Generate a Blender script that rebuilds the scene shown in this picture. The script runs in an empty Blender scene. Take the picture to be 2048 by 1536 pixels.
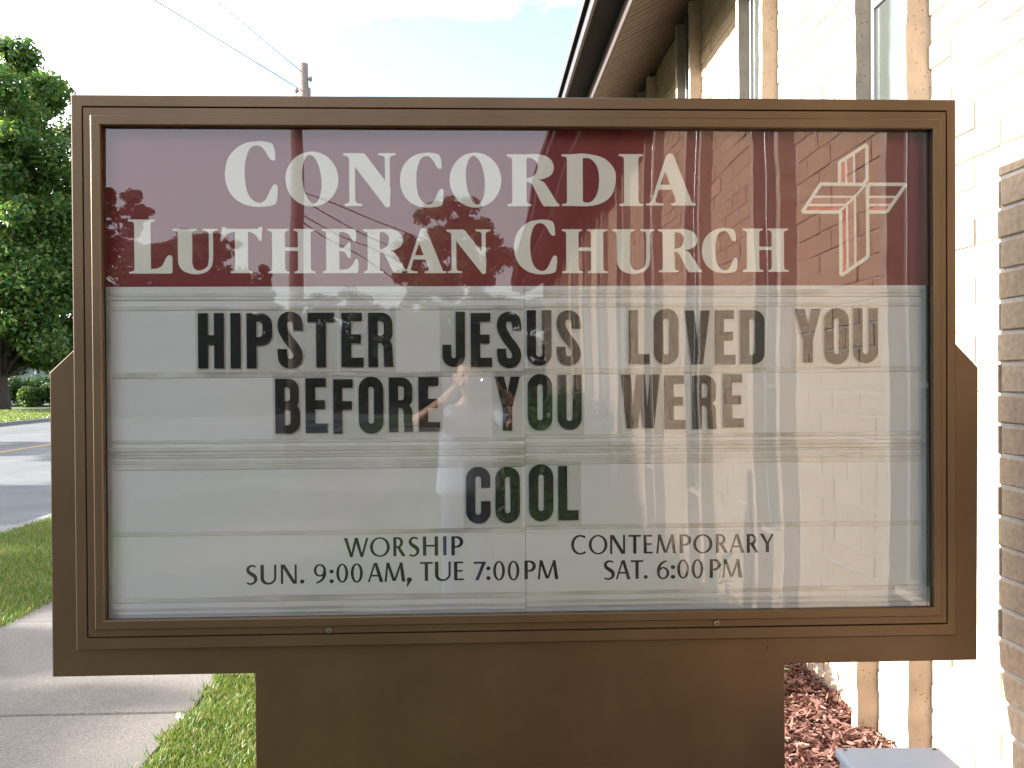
import bpy, bmesh, math, random
import numpy as np
from mathutils import Vector, Matrix, noise
from mathutils.geometry import delaunay_2d_cdt

sc = bpy.context.scene
COL = sc.collection
R = math.radians

# ------------------------------------------------------------ camera, light, exposure
EYE = 1.6
cd = bpy.data.cameras.new('camera')
cam = bpy.data.objects.new('camera', cd); COL.objects.link(cam)
cd.sensor_width = 36.0; cd.sensor_fit = 'HORIZONTAL'; cd.lens = 1774.0 / 2048.0 * 36.0
cd.clip_start = 0.01; cd.clip_end = 3000
def cam_axes():
    ya, pi, ro = R(2.1454), R(-0.5075), R(-0.3437)
    f = Vector((math.sin(ya)*math.cos(pi), math.cos(ya)*math.cos(pi), math.sin(pi)))
    r = Vector((math.cos(ya), -math.sin(ya), 0)); u = r.cross(f)
    return r*math.cos(ro)+u*math.sin(ro), u*math.cos(ro)-r*math.sin(ro), f
CR, CU, CF = cam_axes()
m = Matrix(((CR.x, CU.x, -CF.x, 0), (CR.y, CU.y, -CF.y, 0), (CR.z, CU.z, -CF.z, EYE), (0, 0, 0, 1)))
cam.matrix_world = m
sc.camera = cam
def to_px(x, y, z):
    d = Vector((x, y, z-EYE)); w = d.dot(CF)
    return (1024+1774*d.dot(CR)/w, 768-1774*d.dot(CU)/w) if w > 0.05 else None

SUN_EL, SUN_AZ = 21.8, 7.0            # azimuth: degrees the sun stands ahead of due -X
sun_dir = Vector((-math.cos(R(SUN_AZ))*math.cos(R(SUN_EL)), math.sin(R(SUN_AZ))*math.cos(R(SUN_EL)), math.sin(R(SUN_EL))))
sl = bpy.data.lights.new('sun', 'SUN'); sl.energy = 5.0; sl.angle = R(0.6); sl.color = (1.0, 0.95, 0.88)
so = bpy.data.objects.new('sun', sl); COL.objects.link(so)
so.rotation_euler = (-sun_dir).to_track_quat('-Z', 'Y').to_euler(); so.location = (-20, 3, 12)

W = bpy.data.worlds.new('World'); sc.world = W; W.use_nodes = True
nt = W.node_tree; nt.nodes.clear()
def N(t, **k):
    n = nt.nodes.new(t)
    for a, b in k.items(): setattr(n, a, b)
    return n
sky = N('ShaderNodeTexSky', sky_type='NISHITA', sun_disc=False, sun_elevation=R(SUN_EL), sun_rotation=R(-90+SUN_AZ),
        altitude=250, air_density=1.0, dust_density=2.5, ozone_density=1.0)
bg = N('ShaderNodeBackground'); out = N('ShaderNodeOutputWorld'); bg.inputs[1].default_value = 0.128
tc = N('ShaderNodeTexCoord')
mp = N('ShaderNodeMapping'); mp.inputs['Scale'].default_value = (1.0, 1.0, 2.6); mp.inputs['Location'].default_value = (2.0, 5.0, 7.0)
nz = N('ShaderNodeTexNoise'); nz.inputs['Scale'].default_value = 2.3; nz.inputs['Detail'].default_value = 9; nz.inputs['Roughness'].default_value = 0.58
rp = N('ShaderNodeValToRGB'); rp.color_ramp.elements[0].position = 0.50; rp.color_ramp.elements[1].position = 0.72
mx = N('ShaderNodeMix', data_type='RGBA'); mx.inputs['B'].default_value = (9.5, 9.4, 9.6, 1)
L = nt.links.new
L(tc.outputs['Generated'], mp.inputs[0]); L(mp.outputs[0], nz.inputs['Vector']); dp = N('ShaderNodeVectorMath', operation='DOT_PRODUCT'); dp.inputs[1].default_value = (-0.10, 0.10, 0.0)
L(tc.outputs['Generated'], dp.inputs[0]); ad = N('ShaderNodeMath', operation='ADD'); L(nz.outputs['Fac'], ad.inputs[0]); L(dp.outputs['Value'], ad.inputs[1]); L(ad.outputs[0], rp.inputs[0])
sy = N('ShaderNodeSeparateXYZ'); L(tc.outputs['Generated'], sy.inputs[0])
ve = N('ShaderNodeMapRange'); ve.inputs[1].default_value = 0.25; ve.inputs[2].default_value = -0.75; ve.inputs[3].default_value = 0.0; ve.inputs[4].default_value = 0.44
L(sy.outputs['Y'], ve.inputs[0]); mm = N('ShaderNodeMath', operation='MAXIMUM'); L(rp.outputs['Color'], mm.inputs[0]); L(ve.outputs[0], mm.inputs[1]); L(mm.outputs[0], mx.inputs['Factor']); L(sky.outputs[0], mx.inputs['A']); L(mx.outputs['Result'], bg.inputs[0]); L(bg.outputs[0], out.inputs[0])
CLOUD_MIX, CLOUD_MAP, CLOUD_RAMP = mx, mp, rp

sc.view_settings.view_transform = 'Standard'; sc.view_settings.look = 'None'
sc.view_settings.gamma = 1.0; sc.view_settings.exposure = 2.2
try: sc.view_settings.use_curve_mapping = False
except Exception: pass
sc.cycles.max_bounces = 10; sc.cycles.transparent_max_bounces = 16; sc.cycles.use_denoising = True
sc.cycles.caustics_reflective = False; sc.cycles.caustics_refractive = False
sc.cycles.sample_clamp_indirect = 6.0

# ------------------------------------------------------------ helpers
def link(name, me, mat=None, parent=None, loc=(0, 0, 0), **props):
    o = bpy.data.objects.new(name, me); COL.objects.link(o)
    if me is not None and mat is not None and not me.materials:
        for q in (mat if isinstance(mat, (list, tuple)) else [mat]): me.materials.append(q)
    if parent is not None: o.parent = parent
    o.location = loc
    for k, v in props.items(): o[k] = v
    return o
def thing(name, label, cat, loc=(0, 0, 0), group=None):
    o = link(name, None, None, None, loc, label=label, category=cat)
    if group: o['group'] = group
    return o
def raw(verts, faces, name='m', smooth=False):
    me = bpy.data.meshes.new(name); me.from_pydata([tuple(v) for v in verts], [], faces); me.update()
    if smooth: me.polygons.foreach_set('use_smooth', [True]*len(me.polygons))
    return me
BOXF = [(0, 3, 2, 1), (4, 5, 6, 7), (0, 1, 5, 4), (1, 2, 6, 5), (2, 3, 7, 6), (3, 0, 4, 7)]
def boxv(x0, x1, y0, y1, z0, z1):
    return [(x0, y0, z0), (x1, y0, z0), (x1, y1, z0), (x0, y1, z0), (x0, y0, z1), (x1, y0, z1), (x1, y1, z1), (x0, y1, z1)]
class MB:
    def __init__(s): s.v = []; s.f = []
    def add(s, v, f):
        n = len(s.v); s.v += [tuple(q) for q in v]; s.f += [tuple(i+n for i in q) for q in f]
    def box(s, *a): s.add(boxv(*a), BOXF)
    def tube(s, pts, rad, n=8, cap=True):
        pts = [Vector(p) for p in pts]
        if not isinstance(rad, (list, tuple)): rad = [rad]*len(pts)
        V = []; F = []
        for i, p in enumerate(pts):
            d = (pts[min(i+1, len(pts)-1)]-pts[max(i-1, 0)]).normalized()
            a = d.cross(Vector((0, 0, 1)) if abs(d.z) < 0.95 else Vector((1, 0, 0))).normalized(); b = d.cross(a)
            for k in range(n):
                t = 2*math.pi*k/n; V.append(p+(a*math.cos(t)+b*math.sin(t))*rad[i])
        for i in range(len(pts)-1):
            for k in range(n): F.append((i*n+k, i*n+(k+1) % n, (i+1)*n+(k+1) % n, (i+1)*n+k))
        if cap: F.append(tuple(range(n-1, -1, -1))); F.append(tuple((len(pts)-1)*n+k for k in range(n)))
        s.add(V, F)
    def mesh(s, name='m', bevel=0, seg=1, smooth=False):
        me = raw(s.v, s.f, name, smooth)
        bm = bmesh.new(); bm.from_mesh(me); bmesh.ops.recalc_face_normals(bm, faces=bm.faces)
        if bevel: bmesh.ops.bevel(bm, geom=list(bm.edges), offset=bevel, segments=seg, affect='EDGES', profile=0.5)
        bm.to_mesh(me); bm.free(); return me
def bevel_box(x0, x1, y0, y1, z0, z1, b=0.004, seg=1):
    q = MB(); q.box(x0, x1, y0, y1, z0, z1); return q.mesh(bevel=b, seg=seg)
def prism(poly, y0, y1, bevel=0):
    """polygon in (x,z), extruded from y0 to y1"""
    bm = bmesh.new(); vs = [bm.verts.new((p[0], y0, p[1])) for p in poly]; f = bm.faces.new(vs)
    r = bmesh.ops.extrude_face_region(bm, geom=[f])
    for v in r['geom']:
        if isinstance(v, bmesh.types.BMVert): v.co.y = y1
    bmesh.ops.recalc_face_normals(bm, faces=bm.faces)
    if bevel: bmesh.ops.bevel(bm, geom=list(bm.edges), offset=bevel, segments=2, affect='EDGES', profile=0.5)
    me = bpy.data.meshes.new('prism'); bm.to_mesh(me); bm.free(); return me

def material(name):
    ma = bpy.data.materials.new(name); ma.use_nodes = True
    t = ma.node_tree; return ma, t, t.nodes['Principled BSDF'], t.links.new
def nd(t, ty, **k):
    n = t.nodes.new(ty)
    for a, b in k.items():
        if hasattr(n, a): setattr(n, a, b)
        else: n.inputs[a].default_value = b
    return n
def pm(name, c1, c2=None, scale=20, rough=0.6, metal=0.0, bump=0.0, bscale=None, spec=0.5, dirt=None, dscale=2.0, coord='Object', detail=6, lo=0.35, hi=0.65):
    ma, t, b, l = material(name)
    c = nd(t, 'ShaderNodeTexCoord')
    b.inputs['Roughness'].default_value = rough; b.inputs['Metallic'].default_value = metal
    b.inputs['Specular IOR Level'].default_value = spec
    b.inputs['Base Color'].default_value = (*c1, 1)
    src = None
    if c2 is not None:
        n = nd(t, 'ShaderNodeTexNoise', Scale=scale, Detail=detail); l(c.outputs[coord], n.inputs['Vector'])
        r = nd(t, 'ShaderNodeMapRange'); r.inputs[1].default_value = lo; r.inputs[2].default_value = hi; l(n.outputs['Fac'], r.inputs[0])
        x = nd(t, 'ShaderNodeMix', data_type='RGBA'); x.inputs['A'].default_value = (*c1, 1); x.inputs['B'].default_value = (*c2, 1)
        l(r.outputs[0], x.inputs['Factor']); src = x.outputs['Result']
    if dirt is not None:
        n = nd(t, 'ShaderNodeTexNoise', Scale=dscale, Detail=8); l(c.outputs[coord], n.inputs['Vector'])
        r = nd(t, 'ShaderNodeMapRange'); r.inputs[1].default_value = 0.5; r.inputs[2].default_value = 0.72; l(n.outputs['Fac'], r.inputs[0])
        x = nd(t, 'ShaderNodeMix', data_type='RGBA')
        if src: l(src, x.inputs['A'])
        else: x.inputs['A'].default_value = (*c1, 1)
        x.inputs['B'].default_value = (*dirt, 1); l(r.outputs[0], x.inputs['Factor']); src = x.outputs['Result']
    if src: l(src, b.inputs['Base Color'])
    if bump:
        n = nd(t, 'ShaderNodeTexNoise', Scale=bscale or scale*3, Detail=5); l(c.outputs[coord], n.inputs['Vector'])
        q = nd(t, 'ShaderNodeBump', Strength=bump, Distance=0.01); l(n.outputs['Fac'], q.inputs['Height']); l(q.outputs[0], b.inputs['Normal'])
    return ma

# ------------------------------------------------------------ materials
BRONZE = pm('bronze_paint', (0.080, 0.052, 0.030), (0.094, 0.062, 0.036), 3, rough=0.36, metal=0.75, bump=0.05, bscale=900, spec=0.5, dirt=(0.070, 0.045, 0.026), dscale=1.3)
_t = BRONZE.node_tree; _b = _t.nodes['Principled BSDF']; _src = _b.inputs['Base Color'].links[0].from_socket
_c = nd(_t, 'ShaderNodeTexCoord'); _m = nd(_t, 'ShaderNodeMapping'); _m.inputs['Scale'].default_value = (26, 26, 1.1); _t.links.new(_c.outputs['Object'], _m.inputs[0])
_n = nd(_t, 'ShaderNodeTexNoise', Scale=1.0, Detail=7); _t.links.new(_m.outputs[0], _n.inputs['Vector'])
_r = nd(_t, 'ShaderNodeMapRange'); _r.inputs[1].default_value = 0.3; _r.inputs[2].default_value = 0.75; _r.inputs[3].default_value = 1.015; _r.inputs[4].default_value = 0.965; _t.links.new(_n.outputs['Fac'], _r.inputs[0])
_v = nd(_t, 'ShaderNodeVectorMath', operation='SCALE'); _t.links.new(_src, _v.inputs[0]); _t.links.new(_r.outputs[0], _v.inputs['Scale']); _t.links.new(_v.outputs[0], _b.inputs['Base Color'])
_q = nd(_t, 'ShaderNodeTexNoise', Scale=7.0, Detail=8); _t.links.new(_c.outputs['Object'], _q.inputs['Vector']); _w = nd(_t, 'ShaderNodeMapRange'); _w.inputs[3].default_value = 0.36; _w.inputs[4].default_value = 0.46
_t.links.new(_q.outputs['Fac'], _w.inputs[0]); _t.links.new(_w.outputs[0], _b.inputs['Roughness'])
GAP = pm('dark_gap', (0.012, 0.010, 0.009), rough=0.9)
MAROON = pm('maroon_print', (0.21, 0.020, 0.024), (0.185, 0.018, 0.022), 2, rough=0.45, spec=0.3)
WHITEP = pm('white_print', (0.84, 0.84, 0.80), rough=0.5, spec=0.3)
REDP = pm('red_print', (0.62, 0.10, 0.08), rough=0.5, spec=0.3)
MAUVE = pm('mauve_print', (0.42, 0.15, 0.15), rough=0.5, spec=0.3)
BOARD = pm('milky_acrylic', (0.72, 0.75, 0.80), (0.70, 0.725, 0.765), 3.0, rough=0.5, spec=0.35, dirt=(0.66, 0.675, 0.695), dscale=2.2)
RAIL = pm('rail_acrylic', (0.68, 0.69, 0.70), (0.56, 0.56, 0.555), 6, rough=0.35, spec=0.5, dirt=(0.40, 0.39, 0.37), dscale=5)
BLACKP = pm('black_print', (0.022, 0.022, 0.024), rough=0.6, spec=0.15)
STEEL = pm('lock_steel', (0.17, 0.165, 0.15), rough=0.35, metal=0.8)
CONC = pm('sidewalk_concrete', (0.175, 0.157, 0.138), (0.085, 0.077, 0.069), 85, rough=0.9, bump=0.5, bscale=160, dirt=(0.095, 0.086, 0.077), dscale=1.7, lo=0.3, hi=0.75)
KERBM = pm('kerb_concrete', (0.17, 0.165, 0.16), (0.13, 0.125, 0.12), 6, rough=0.9, bump=0.3, bscale=90)
ASPH = pm('asphalt', (0.088, 0.092, 0.097), (0.066, 0.069, 0.073), 1.2, rough=0.85, bump=0.4, bscale=120, dirt=(0.052, 0.055, 0.058), dscale=0.35)
YELLOW = pm('road_paint', (0.34, 0.20, 0.05), (0.24, 0.15, 0.05), 12, rough=0.8)
LAWN = pm('lawn_soil', (0.035, 0.075, 0.014), (0.055, 0.095, 0.020), 1.5, rough=0.95, bump=0.6, bscale=60)
SOIL = pm('bed_soil', (0.10, 0.045, 0.030), (0.055, 0.03, 0.022), 9, rough=0.95, bump=0.8, bscale=40)
MORTAR = pm('mortar', (0.52, 0.50, 0.48), (0.45, 0.43, 0.41), 30, rough=0.95, bump=0.5, bscale=120)
GUTTER = pm('brown_metal', (0.034, 0.029, 0.031), (0.040, 0.034, 0.036), 6, rough=0.5, metal=0.1)
FASCIA = pm('fascia_brown', (0.016, 0.013, 0.016), (0.012, 0.010, 0.013), 4, rough=0.8, spec=0.1)
TRIM = pm('pinkish_trim', (0.052, 0.035, 0.032), (0.045, 0.031, 0.029), 5, rough=0.7)
SOFF = pm('soffit_wood', (0.062, 0.040, 0.027), (0.046, 0.030, 0.021), 14, rough=0.7, bump=0.3, bscale=60)
ROOFM = pm('roof_shingle', (0.07, 0.06, 0.055), (0.05, 0.045, 0.04), 8, rough=0.95, bump=0.5)
ALU = pm('window_aluminium', (0.42, 0.43, 0.44), rough=0.35, metal=0.7)
PANE = pm('window_panel', (0.068, 0.078, 0.070), (0.058, 0.066, 0.060), 2, rough=0.12, spec=0.8)
BOXM = pm('grey_box_paint', (0.36, 0.42, 0.52), (0.33, 0.39, 0.48), 5, rough=0.45, bump=0.06, bscale=200, dirt=(0.29, 0.34, 0.42), dscale=3)
BARK = pm('bark', (0.075, 0.055, 0.042), (0.045, 0.034, 0.028), 10, rough=0.95, bump=0.9, bscale=18)
POLEM = pm('pole_wood', (0.19, 0.155, 0.125), (0.13, 0.105, 0.085), 7, rough=0.9, bump=0.6, bscale=30)
WIREM = pm('wire_black', (0.03, 0.03, 0.03), rough=0.5)
GLASSI = pm('insulator', (0.20, 0.13, 0.10), rough=0.2)
HWALL = pm('house_siding', (0.42, 0.46, 0.52), (0.36, 0.40, 0.46), 3, rough=0.7)
HROOF = pm('house_roof', (0.09, 0.08, 0.075), (0.06, 0.055, 0.05), 6, rough=0.9)
HGLASS = pm('house_glass', (0.03, 0.04, 0.05), rough=0.08, spec=0.8)
HTRIM = pm('house_trim', (0.72, 0.72, 0.70), rough=0.6)
SKIN = pm('skin', (0.52, 0.30, 0.21), (0.47, 0.26, 0.18), 12, rough=0.5)
SHIRT = pm('shirt_cloth', (0.30, 0.36, 0.47), (0.26, 0.32, 0.43), 9, rough=0.85, bump=0.3, bscale=40)
JEANS = pm('jeans_cloth', (0.06, 0.09, 0.16), (0.045, 0.07, 0.13), 14, rough=0.9)
HAIR = pm('hair', (0.035, 0.022, 0.015), (0.06, 0.04, 0.028), 60, rough=0.6, bump=0.5, bscale=120)
SHOE = pm('shoe', (0.05, 0.05, 0.055), rough=0.5)
PHONE = pm('phone_shell', (0.02, 0.02, 0.022), rough=0.25)
EYEW = pm('eye_white', (0.75, 0.73, 0.70), rough=0.2)
DARKM = pm('dark_iris', (0.03, 0.02, 0.015), rough=0.2)
PETAL = pm('petal', (0.78, 0.80, 0.72), rough=0.6)

def brick_mat():
    ma, t, b, l = material('brick_clay')
    g = nd(t, 'ShaderNodeNewGeometry'); oi = nd(t, 'ShaderNodeObjectInfo')
    ad = nd(t, 'ShaderNodeMath', operation='ADD'); l(g.outputs['Random Per Island'], ad.inputs[0]); l(oi.outputs['Random'], ad.inputs[1])
    fr = nd(t, 'ShaderNodeMath', operation='FRACT'); l(ad.outputs[0], fr.inputs[0])
    r = nd(t, 'ShaderNodeValToRGB'); e = r.color_ramp.elements
    e[0].color = (0.40, 0.295, 0.205, 1); e[1].color = (0.48, 0.37, 0.265, 1)
    e.new(0.35).color = (0.44, 0.335, 0.235, 1); e.new(0.8).color = (0.42, 0.305, 0.215, 1)
    l(fr.outputs[0], r.inputs[0])
    c = nd(t, 'ShaderNodeTexCoord')
    mpn = nd(t, 'ShaderNodeVectorMath', operation='ADD'); l(g.outputs['Position'], mpn.inputs[0])
    n = nd(t, 'ShaderNodeTexNoise', Scale=45.0, Detail=8); l(mpn.outputs[0], n.inputs['Vector'])
    v = nd(t, 'ShaderNodeTexVoronoi', Scale=60.0); l(mpn.outputs[0], v.inputs['Vector'])
    mr = nd(t, 'ShaderNodeMapRange'); mr.inputs[1].default_value = 0.3; mr.inputs[2].default_value = 0.7; mr.inputs[3].default_value = 0.82; mr.inputs[4].default_value = 1.12
    l(n.outputs['Fac'], mr.inputs[0])
    vm = nd(t, 'ShaderNodeVectorMath', operation='SCALE'); l(r.outputs[0], vm.inputs[0]); l(mr.outputs[0], vm.inputs['Scale'])
    l(vm.outputs[0], b.inputs['Base Color']); b.inputs['Roughness'].default_value = 0.92
    sm = nd(t, 'ShaderNodeMath', operation='MULTIPLY'); l(n.outputs['Fac'], sm.inputs[0]); sm.inputs[1].default_value = 1.0
    q = nd(t, 'ShaderNodeBump', Strength=0.5, Distance=0.006); l(sm.outputs[0], q.inputs['Height']); l(q.outputs[0], b.inputs['Normal'])
    return ma
BRICK = brick_mat()

def fin_mat():
    ma, t, b, l = material('pitted_concrete')
    g = nd(t, 'ShaderNodeNewGeometry')
    n = nd(t, 'ShaderNodeTexNoise', Scale=9.0, Detail=8); l(g.outputs['Position'], n.inputs['Vector'])
    r = nd(t, 'ShaderNodeValToRGB'); r.color_ramp.elements[0].position = 0.35; r.color_ramp.elements[1].position = 0.68
    r.color_ramp.elements[0].color = (0.36, 0.31, 0.255, 1); r.color_ramp.elements[1].color = (0.47, 0.40, 0.32, 1); l(n.outputs['Fac'], r.inputs[0])
    v = nd(t, 'ShaderNodeTexVoronoi', Scale=62.0); l(g.outputs['Position'], v.inputs['Vector'])
    n2 = nd(t, 'ShaderNodeTexNoise', Scale=24.0, Detail=3); l(g.outputs['Position'], n2.inputs['Vector'])
    mr = nd(t, 'ShaderNodeMapRange'); mr.inputs[1].default_value = 0.10; mr.inputs[2].default_value = 0.24; l(v.outputs['Distance'], mr.inputs[0])
    m2 = nd(t, 'ShaderNodeMapRange'); m2.inputs[1].default_value = 0.5; m2.inputs[2].default_value = 0.56; m2.inputs[3].default_value = 1.0; m2.inputs[4].default_value = 0.0; l(n2.outputs['Fac'], m2.inputs[0])
    mxx = nd(t, 'ShaderNodeMath', operation='MAXIMUM'); l(mr.outputs[0], mxx.inputs[0]); l(m2.outputs[0], mxx.inputs[1])
    x = nd(t, 'ShaderNodeMix', data_type='RGBA'); x.inputs['A'].default_value = (0.19, 0.15, 0.12, 1); l(r.outputs[0], x.inputs['B']); l(mxx.outputs[0], x.inputs['Factor'])
    l(x.outputs['Result'], b.inputs['Base Color']); b.inputs['Roughness'].default_value = 0.95
    q = nd(t, 'ShaderNodeBump', Strength=0.7, Distance=0.006); l(mxx.outputs[0], q.inputs['Height']); l(q.outputs[0], b.inputs['Normal'])
    return ma
FINM = fin_mat()

def leaf_mat(name, c1, c2, c3, trans=0.45):
    ma, t, b, l = material(name)
    g = nd(t, 'ShaderNodeNewGeometry')
    r = nd(t, 'ShaderNodeValToRGB'); e = r.color_ramp.elements
    e[0].color = (*c1, 1); e[1].color = (*c3, 1); e.new(0.55).color = (*c2, 1)
    l(g.outputs['Random Per Island'], r.inputs[0])
    b.inputs['Roughness'].default_value = 0.45; b.inputs['Specular IOR Level'].default_value = 0.35
    l(r.outputs[0], b.inputs['Base Color'])
    tr = nd(t, 'ShaderNodeBsdfTranslucent'); h = nd(t, 'ShaderNodeHueSaturation', Value=1.5, Saturation=1.1); l(r.outputs[0], h.inputs['Color']); l(h.outputs[0], tr.inputs[0])
    m_ = nd(t, 'ShaderNodeMixShader'); m_.inputs[0].default_value = trans
    o = t.nodes['Material Output']; l(b.outputs[0], m_.inputs[1]); l(tr.outputs[0], m_.inputs[2]); l(m_.outputs[0], o.inputs[0])
    return ma
LEAF = leaf_mat('maple_leaf', (0.030, 0.074, 0.018), (0.066, 0.132, 0.030), (0.17, 0.215, 0.05))
LEAFD = leaf_mat('dark_leaf', (0.02, 0.05, 0.015), (0.035, 0.075, 0.02), (0.06, 0.11, 0.03))
GRASS = leaf_mat('grass_blade', (0.050, 0.130, 0.016), (0.115, 0.160, 0.030), (0.25, 0.225, 0.085), 0.3)
PLANT = leaf_mat('bed_leaf', (0.03, 0.09, 0.02), (0.05, 0.13, 0.03), (0.10, 0.18, 0.05), 0.3)
def chip_mat():
    ma, t, b, l = material('bark_chip')
    g = nd(t, 'ShaderNodeNewGeometry'); r = nd(t, 'ShaderNodeValToRGB'); e = r.color_ramp.elements
    e[0].color = (0.075, 0.028, 0.022, 1); e[1].color = (0.25, 0.17, 0.14, 1); e.new(0.45).color = (0.15, 0.062, 0.048, 1); e.new(0.85).color = (0.23, 0.115, 0.09, 1)
    l(g.outputs['Random Per Island'], r.inputs[0]); l(r.outputs[0], b.inputs['Base Color']); b.inputs['Roughness'].default_value = 0.85
    return ma
CHIP = chip_mat()

def glazing(name, tint, gloss, rough=0.0):
    """thin clear sheet: light passes straight on, a Fresnel share mirrors"""
    ma, t, b, l = material(name); t.nodes.remove(b)
    tr = nd(t, 'ShaderNodeBsdfTransparent'); tr.inputs[0].default_value = (*tint, 1)
    gl = nd(t, 'ShaderNodeBsdfGlossy'); gl.inputs['Roughness'].default_value = rough; gl.inputs[0].default_value = (1, 1, 1, 1)
    fr = nd(t, 'ShaderNodeFresnel', IOR=1.5); mu = nd(t, 'ShaderNodeMath', operation='MULTIPLY', use_clamp=True); mu.inputs[1].default_value = gloss
    l(fr.outputs[0], mu.inputs[0])
    m_ = nd(t, 'ShaderNodeMixShader'); l(mu.outputs[0], m_.inputs[0]); l(tr.outputs[0], m_.inputs[1]); l(gl.outputs[0], m_.inputs[2])
    l(m_.outputs[0], t.nodes['Material Output'].inputs[0]); return ma
GLASS = glazing('clear_pane', (0.94, 0.95, 0.945), 1.5)
GLASSB = glazing('clear_pane_back', (0.99, 0.99, 0.99), 0.0)
CARD = glazing('clear_card', (0.955, 0.955, 0.945), 0.35, 0.08)
LED = bpy.data.materials.new('led_lit'); LED.use_nodes = True
LED.node_tree.nodes['Principled BSDF'].inputs['Emission Color'].default_value = (0.9, 1, 1, 1)
LED.node_tree.nodes['Principled BSDF'].inputs['Emission Strength'].default_value = 30
# ------------------------------------------------------------ the setting
def plane(name, x0, x1, y0, y1, z, mat, zb=None):
    if zb is None: me = raw([(x0, y0, z), (x1, y0, z), (x1, y1, z), (x0, y1, z)], [(0, 1, 2, 3)])
    else: q = MB(); q.box(x0, x1, y0, y1, zb, z); me = q.mesh()
    return link(name, me, mat, kind='structure')
plane('ground', -900, 900, -700, 1500, -0.22, LAWN)
plane('road', -17.45, -5.05, -300, 500, -0.115, ASPH, -0.2)
plane('yellow_line', -11.32, -11.12, -300, 500, -0.111, YELLOW)
plane('kerb', -5.05, -4.89, -300, 500, 0.012, KERBM, -0.2)
plane('far_kerb', -17.61, -17.45, -300, 500, 0.012, KERBM, -0.2)
plane('lawn', -4.89, -3.09, -300, 500, -0.004, LAWN, -0.2)
plane('front_lawn', -1.39, 60, -300, 500, -0.004, LAWN, -0.2)
plane('far_lawn', -120, -17.61, -300, 500, 0.0, LAWN, -0.2)
plane('far_path', -24.2, -22.6, -300, 500, 0.006, CONC, 0.001)
sw = link('sidewalk', None, None, kind='structure')
slab = MB(); slab.box(-3.085, -1.395, 0.004, 1.645, -0.12, 0.004); slab_me = slab.mesh(bevel=0.006); slab_me.materials.append(CONC)
for k in range(-12, 24):
    s = link('paving_slab', slab_me, None, sw, (0, 4.28+k*1.65, random.Random(k).uniform(-0.001, 0.002)))
rest = MB()
rest.box(-3.085, -1.395, -300, 4.28-12*1.65, -0.12, 0.002); rest.box(-3.085, -1.395, 4.28+24*1.65+0.004, 500, -0.12, 0.002)
link('far_paving', rest.mesh(), CONC, sw, kind='stuff')
plane('mulch_bed', 0.15, 1.74, -14, 14, 0.012, SOIL, -0.1)

rng = np.random.default_rng(4)
def scatter_blades(name, x0, x1, y0, y1, n, h, w, mat, seed=1, z=0.0, cover=None, lean=0.5, **props):
    g = np.random.default_rng(seed)
    x = g.uniform(x0, x1, n); y = g.uniform(y0, y1, n)
    if cover: keep = cover(x, y, g); x = x[keep]; y = y[keep]; n = len(x)
    a = g.uniform(0, 2*np.pi, n); hh = h*g.uniform(0.45, 1.15, n); ww = w*g.uniform(0.6, 1.2, n)
    l = g.normal(0, lean, (n, 2))*hh[:, None]
    dx, dy = np.cos(a)*ww/2, np.sin(a)*ww/2
    zz = np.full(n, z)
    P = np.stack([np.stack([x-dx, y-dy, zz], 1), np.stack([x+dx, y+dy, zz], 1),
                  np.stack([x+dx*0.8+l[:, 0]*.4, y+dy*0.8+l[:, 1]*.4, zz+hh*.6], 1), np.stack([x-dx*0.8+l[:, 0]*.4, y-dy*0.8+l[:, 1]*.4, zz+hh*.6], 1),
                  np.stack([x+l[:, 0], y+l[:, 1], zz+hh], 1)], 1).reshape(-1, 3)
    i = np.arange(n)*5
    f = [(int(k), int(k+1), int(k+2), int(k+3)) for k in i]+[(int(k+3), int(k+2), int(k+4)) for k in i]
    me = bpy.data.meshes.new(name); me.from_pydata(P.tolist(), [], f); me.update()
    return link(name, me, mat, **props)
edge = lambda x, y, g: (x > -1.39+0.03*np.sin(y*9)+0.025*np.sin(y*23+1)) | (g.random(len(x)) < 0.12)
scatter_blades('grass', -1.43, 0.2, 3.3, 6.0, 62000, 0.042, 0.0050, GRASS, 1, 0, edge, kind='stuff')
scatter_blades('grass', -4.92, -3.06, 5.4, 12.0, 48000, 0.05, 0.007, GRASS, 2, 0, kind='stuff')
scatter_blades('grass', -1.43, 0.2, -9.0, 3.3, 22000, 0.06, 0.010, GRASS, 3, 0, edge, kind='stuff')
scatter_blades('grass', -26, -17.6, 32, 46, 30000, 0.09, 0.05, GRASS, 5, 0, kind='stuff')

def chips(name, x0, x1, y0, y1, n, seed, zmax=0.05, L0=0.028):
    g = random.Random(seed); q = MB()
    for i in range(n):
        c = Vector((g.uniform(x0, x1), g.uniform(y0, y1), 0.012+g.random()**1.5*zmax))
        l, w, t = g.uniform(.5, 1.5)*L0, g.uniform(.25, .5)*L0*.8, g.uniform(.08, .2)*L0
        M = Matrix.Rotation(g.uniform(0, 6.28), 3, 'Z') @ Matrix.Rotation(g.gauss(0, .45), 3, 'Y') @ Matrix.Rotation(g.gauss(0, .5), 3, 'X')
        V = [c+M @ Vector(v) for v in ((-l, -w*.4, 0), (0, -w, t*.5), (l, -w*.3, 0), (l*.9, w*.4, 0), (0, w, t*.4), (-l, w*.3, 0), (0, 0, -t))]
        q.add(V, [(0, 1, 4, 5), (1, 2, 3, 4), (0, 6, 1), (1, 6, 2), (2, 6, 3), (3, 6, 4), (4, 6, 5), (5, 6, 0)])
    me = raw(q.v, q.f); return link(name, me, CHIP, kind='stuff')
chips('bark_mulch', 0.9, 1.73, 2.95, 6.2, 13000, 1, 0.045, 0.024)
chips('bark_mulch', 0.15, 1.73, -7, 2.9, 7000, 2, 0.05, 0.04)

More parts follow.
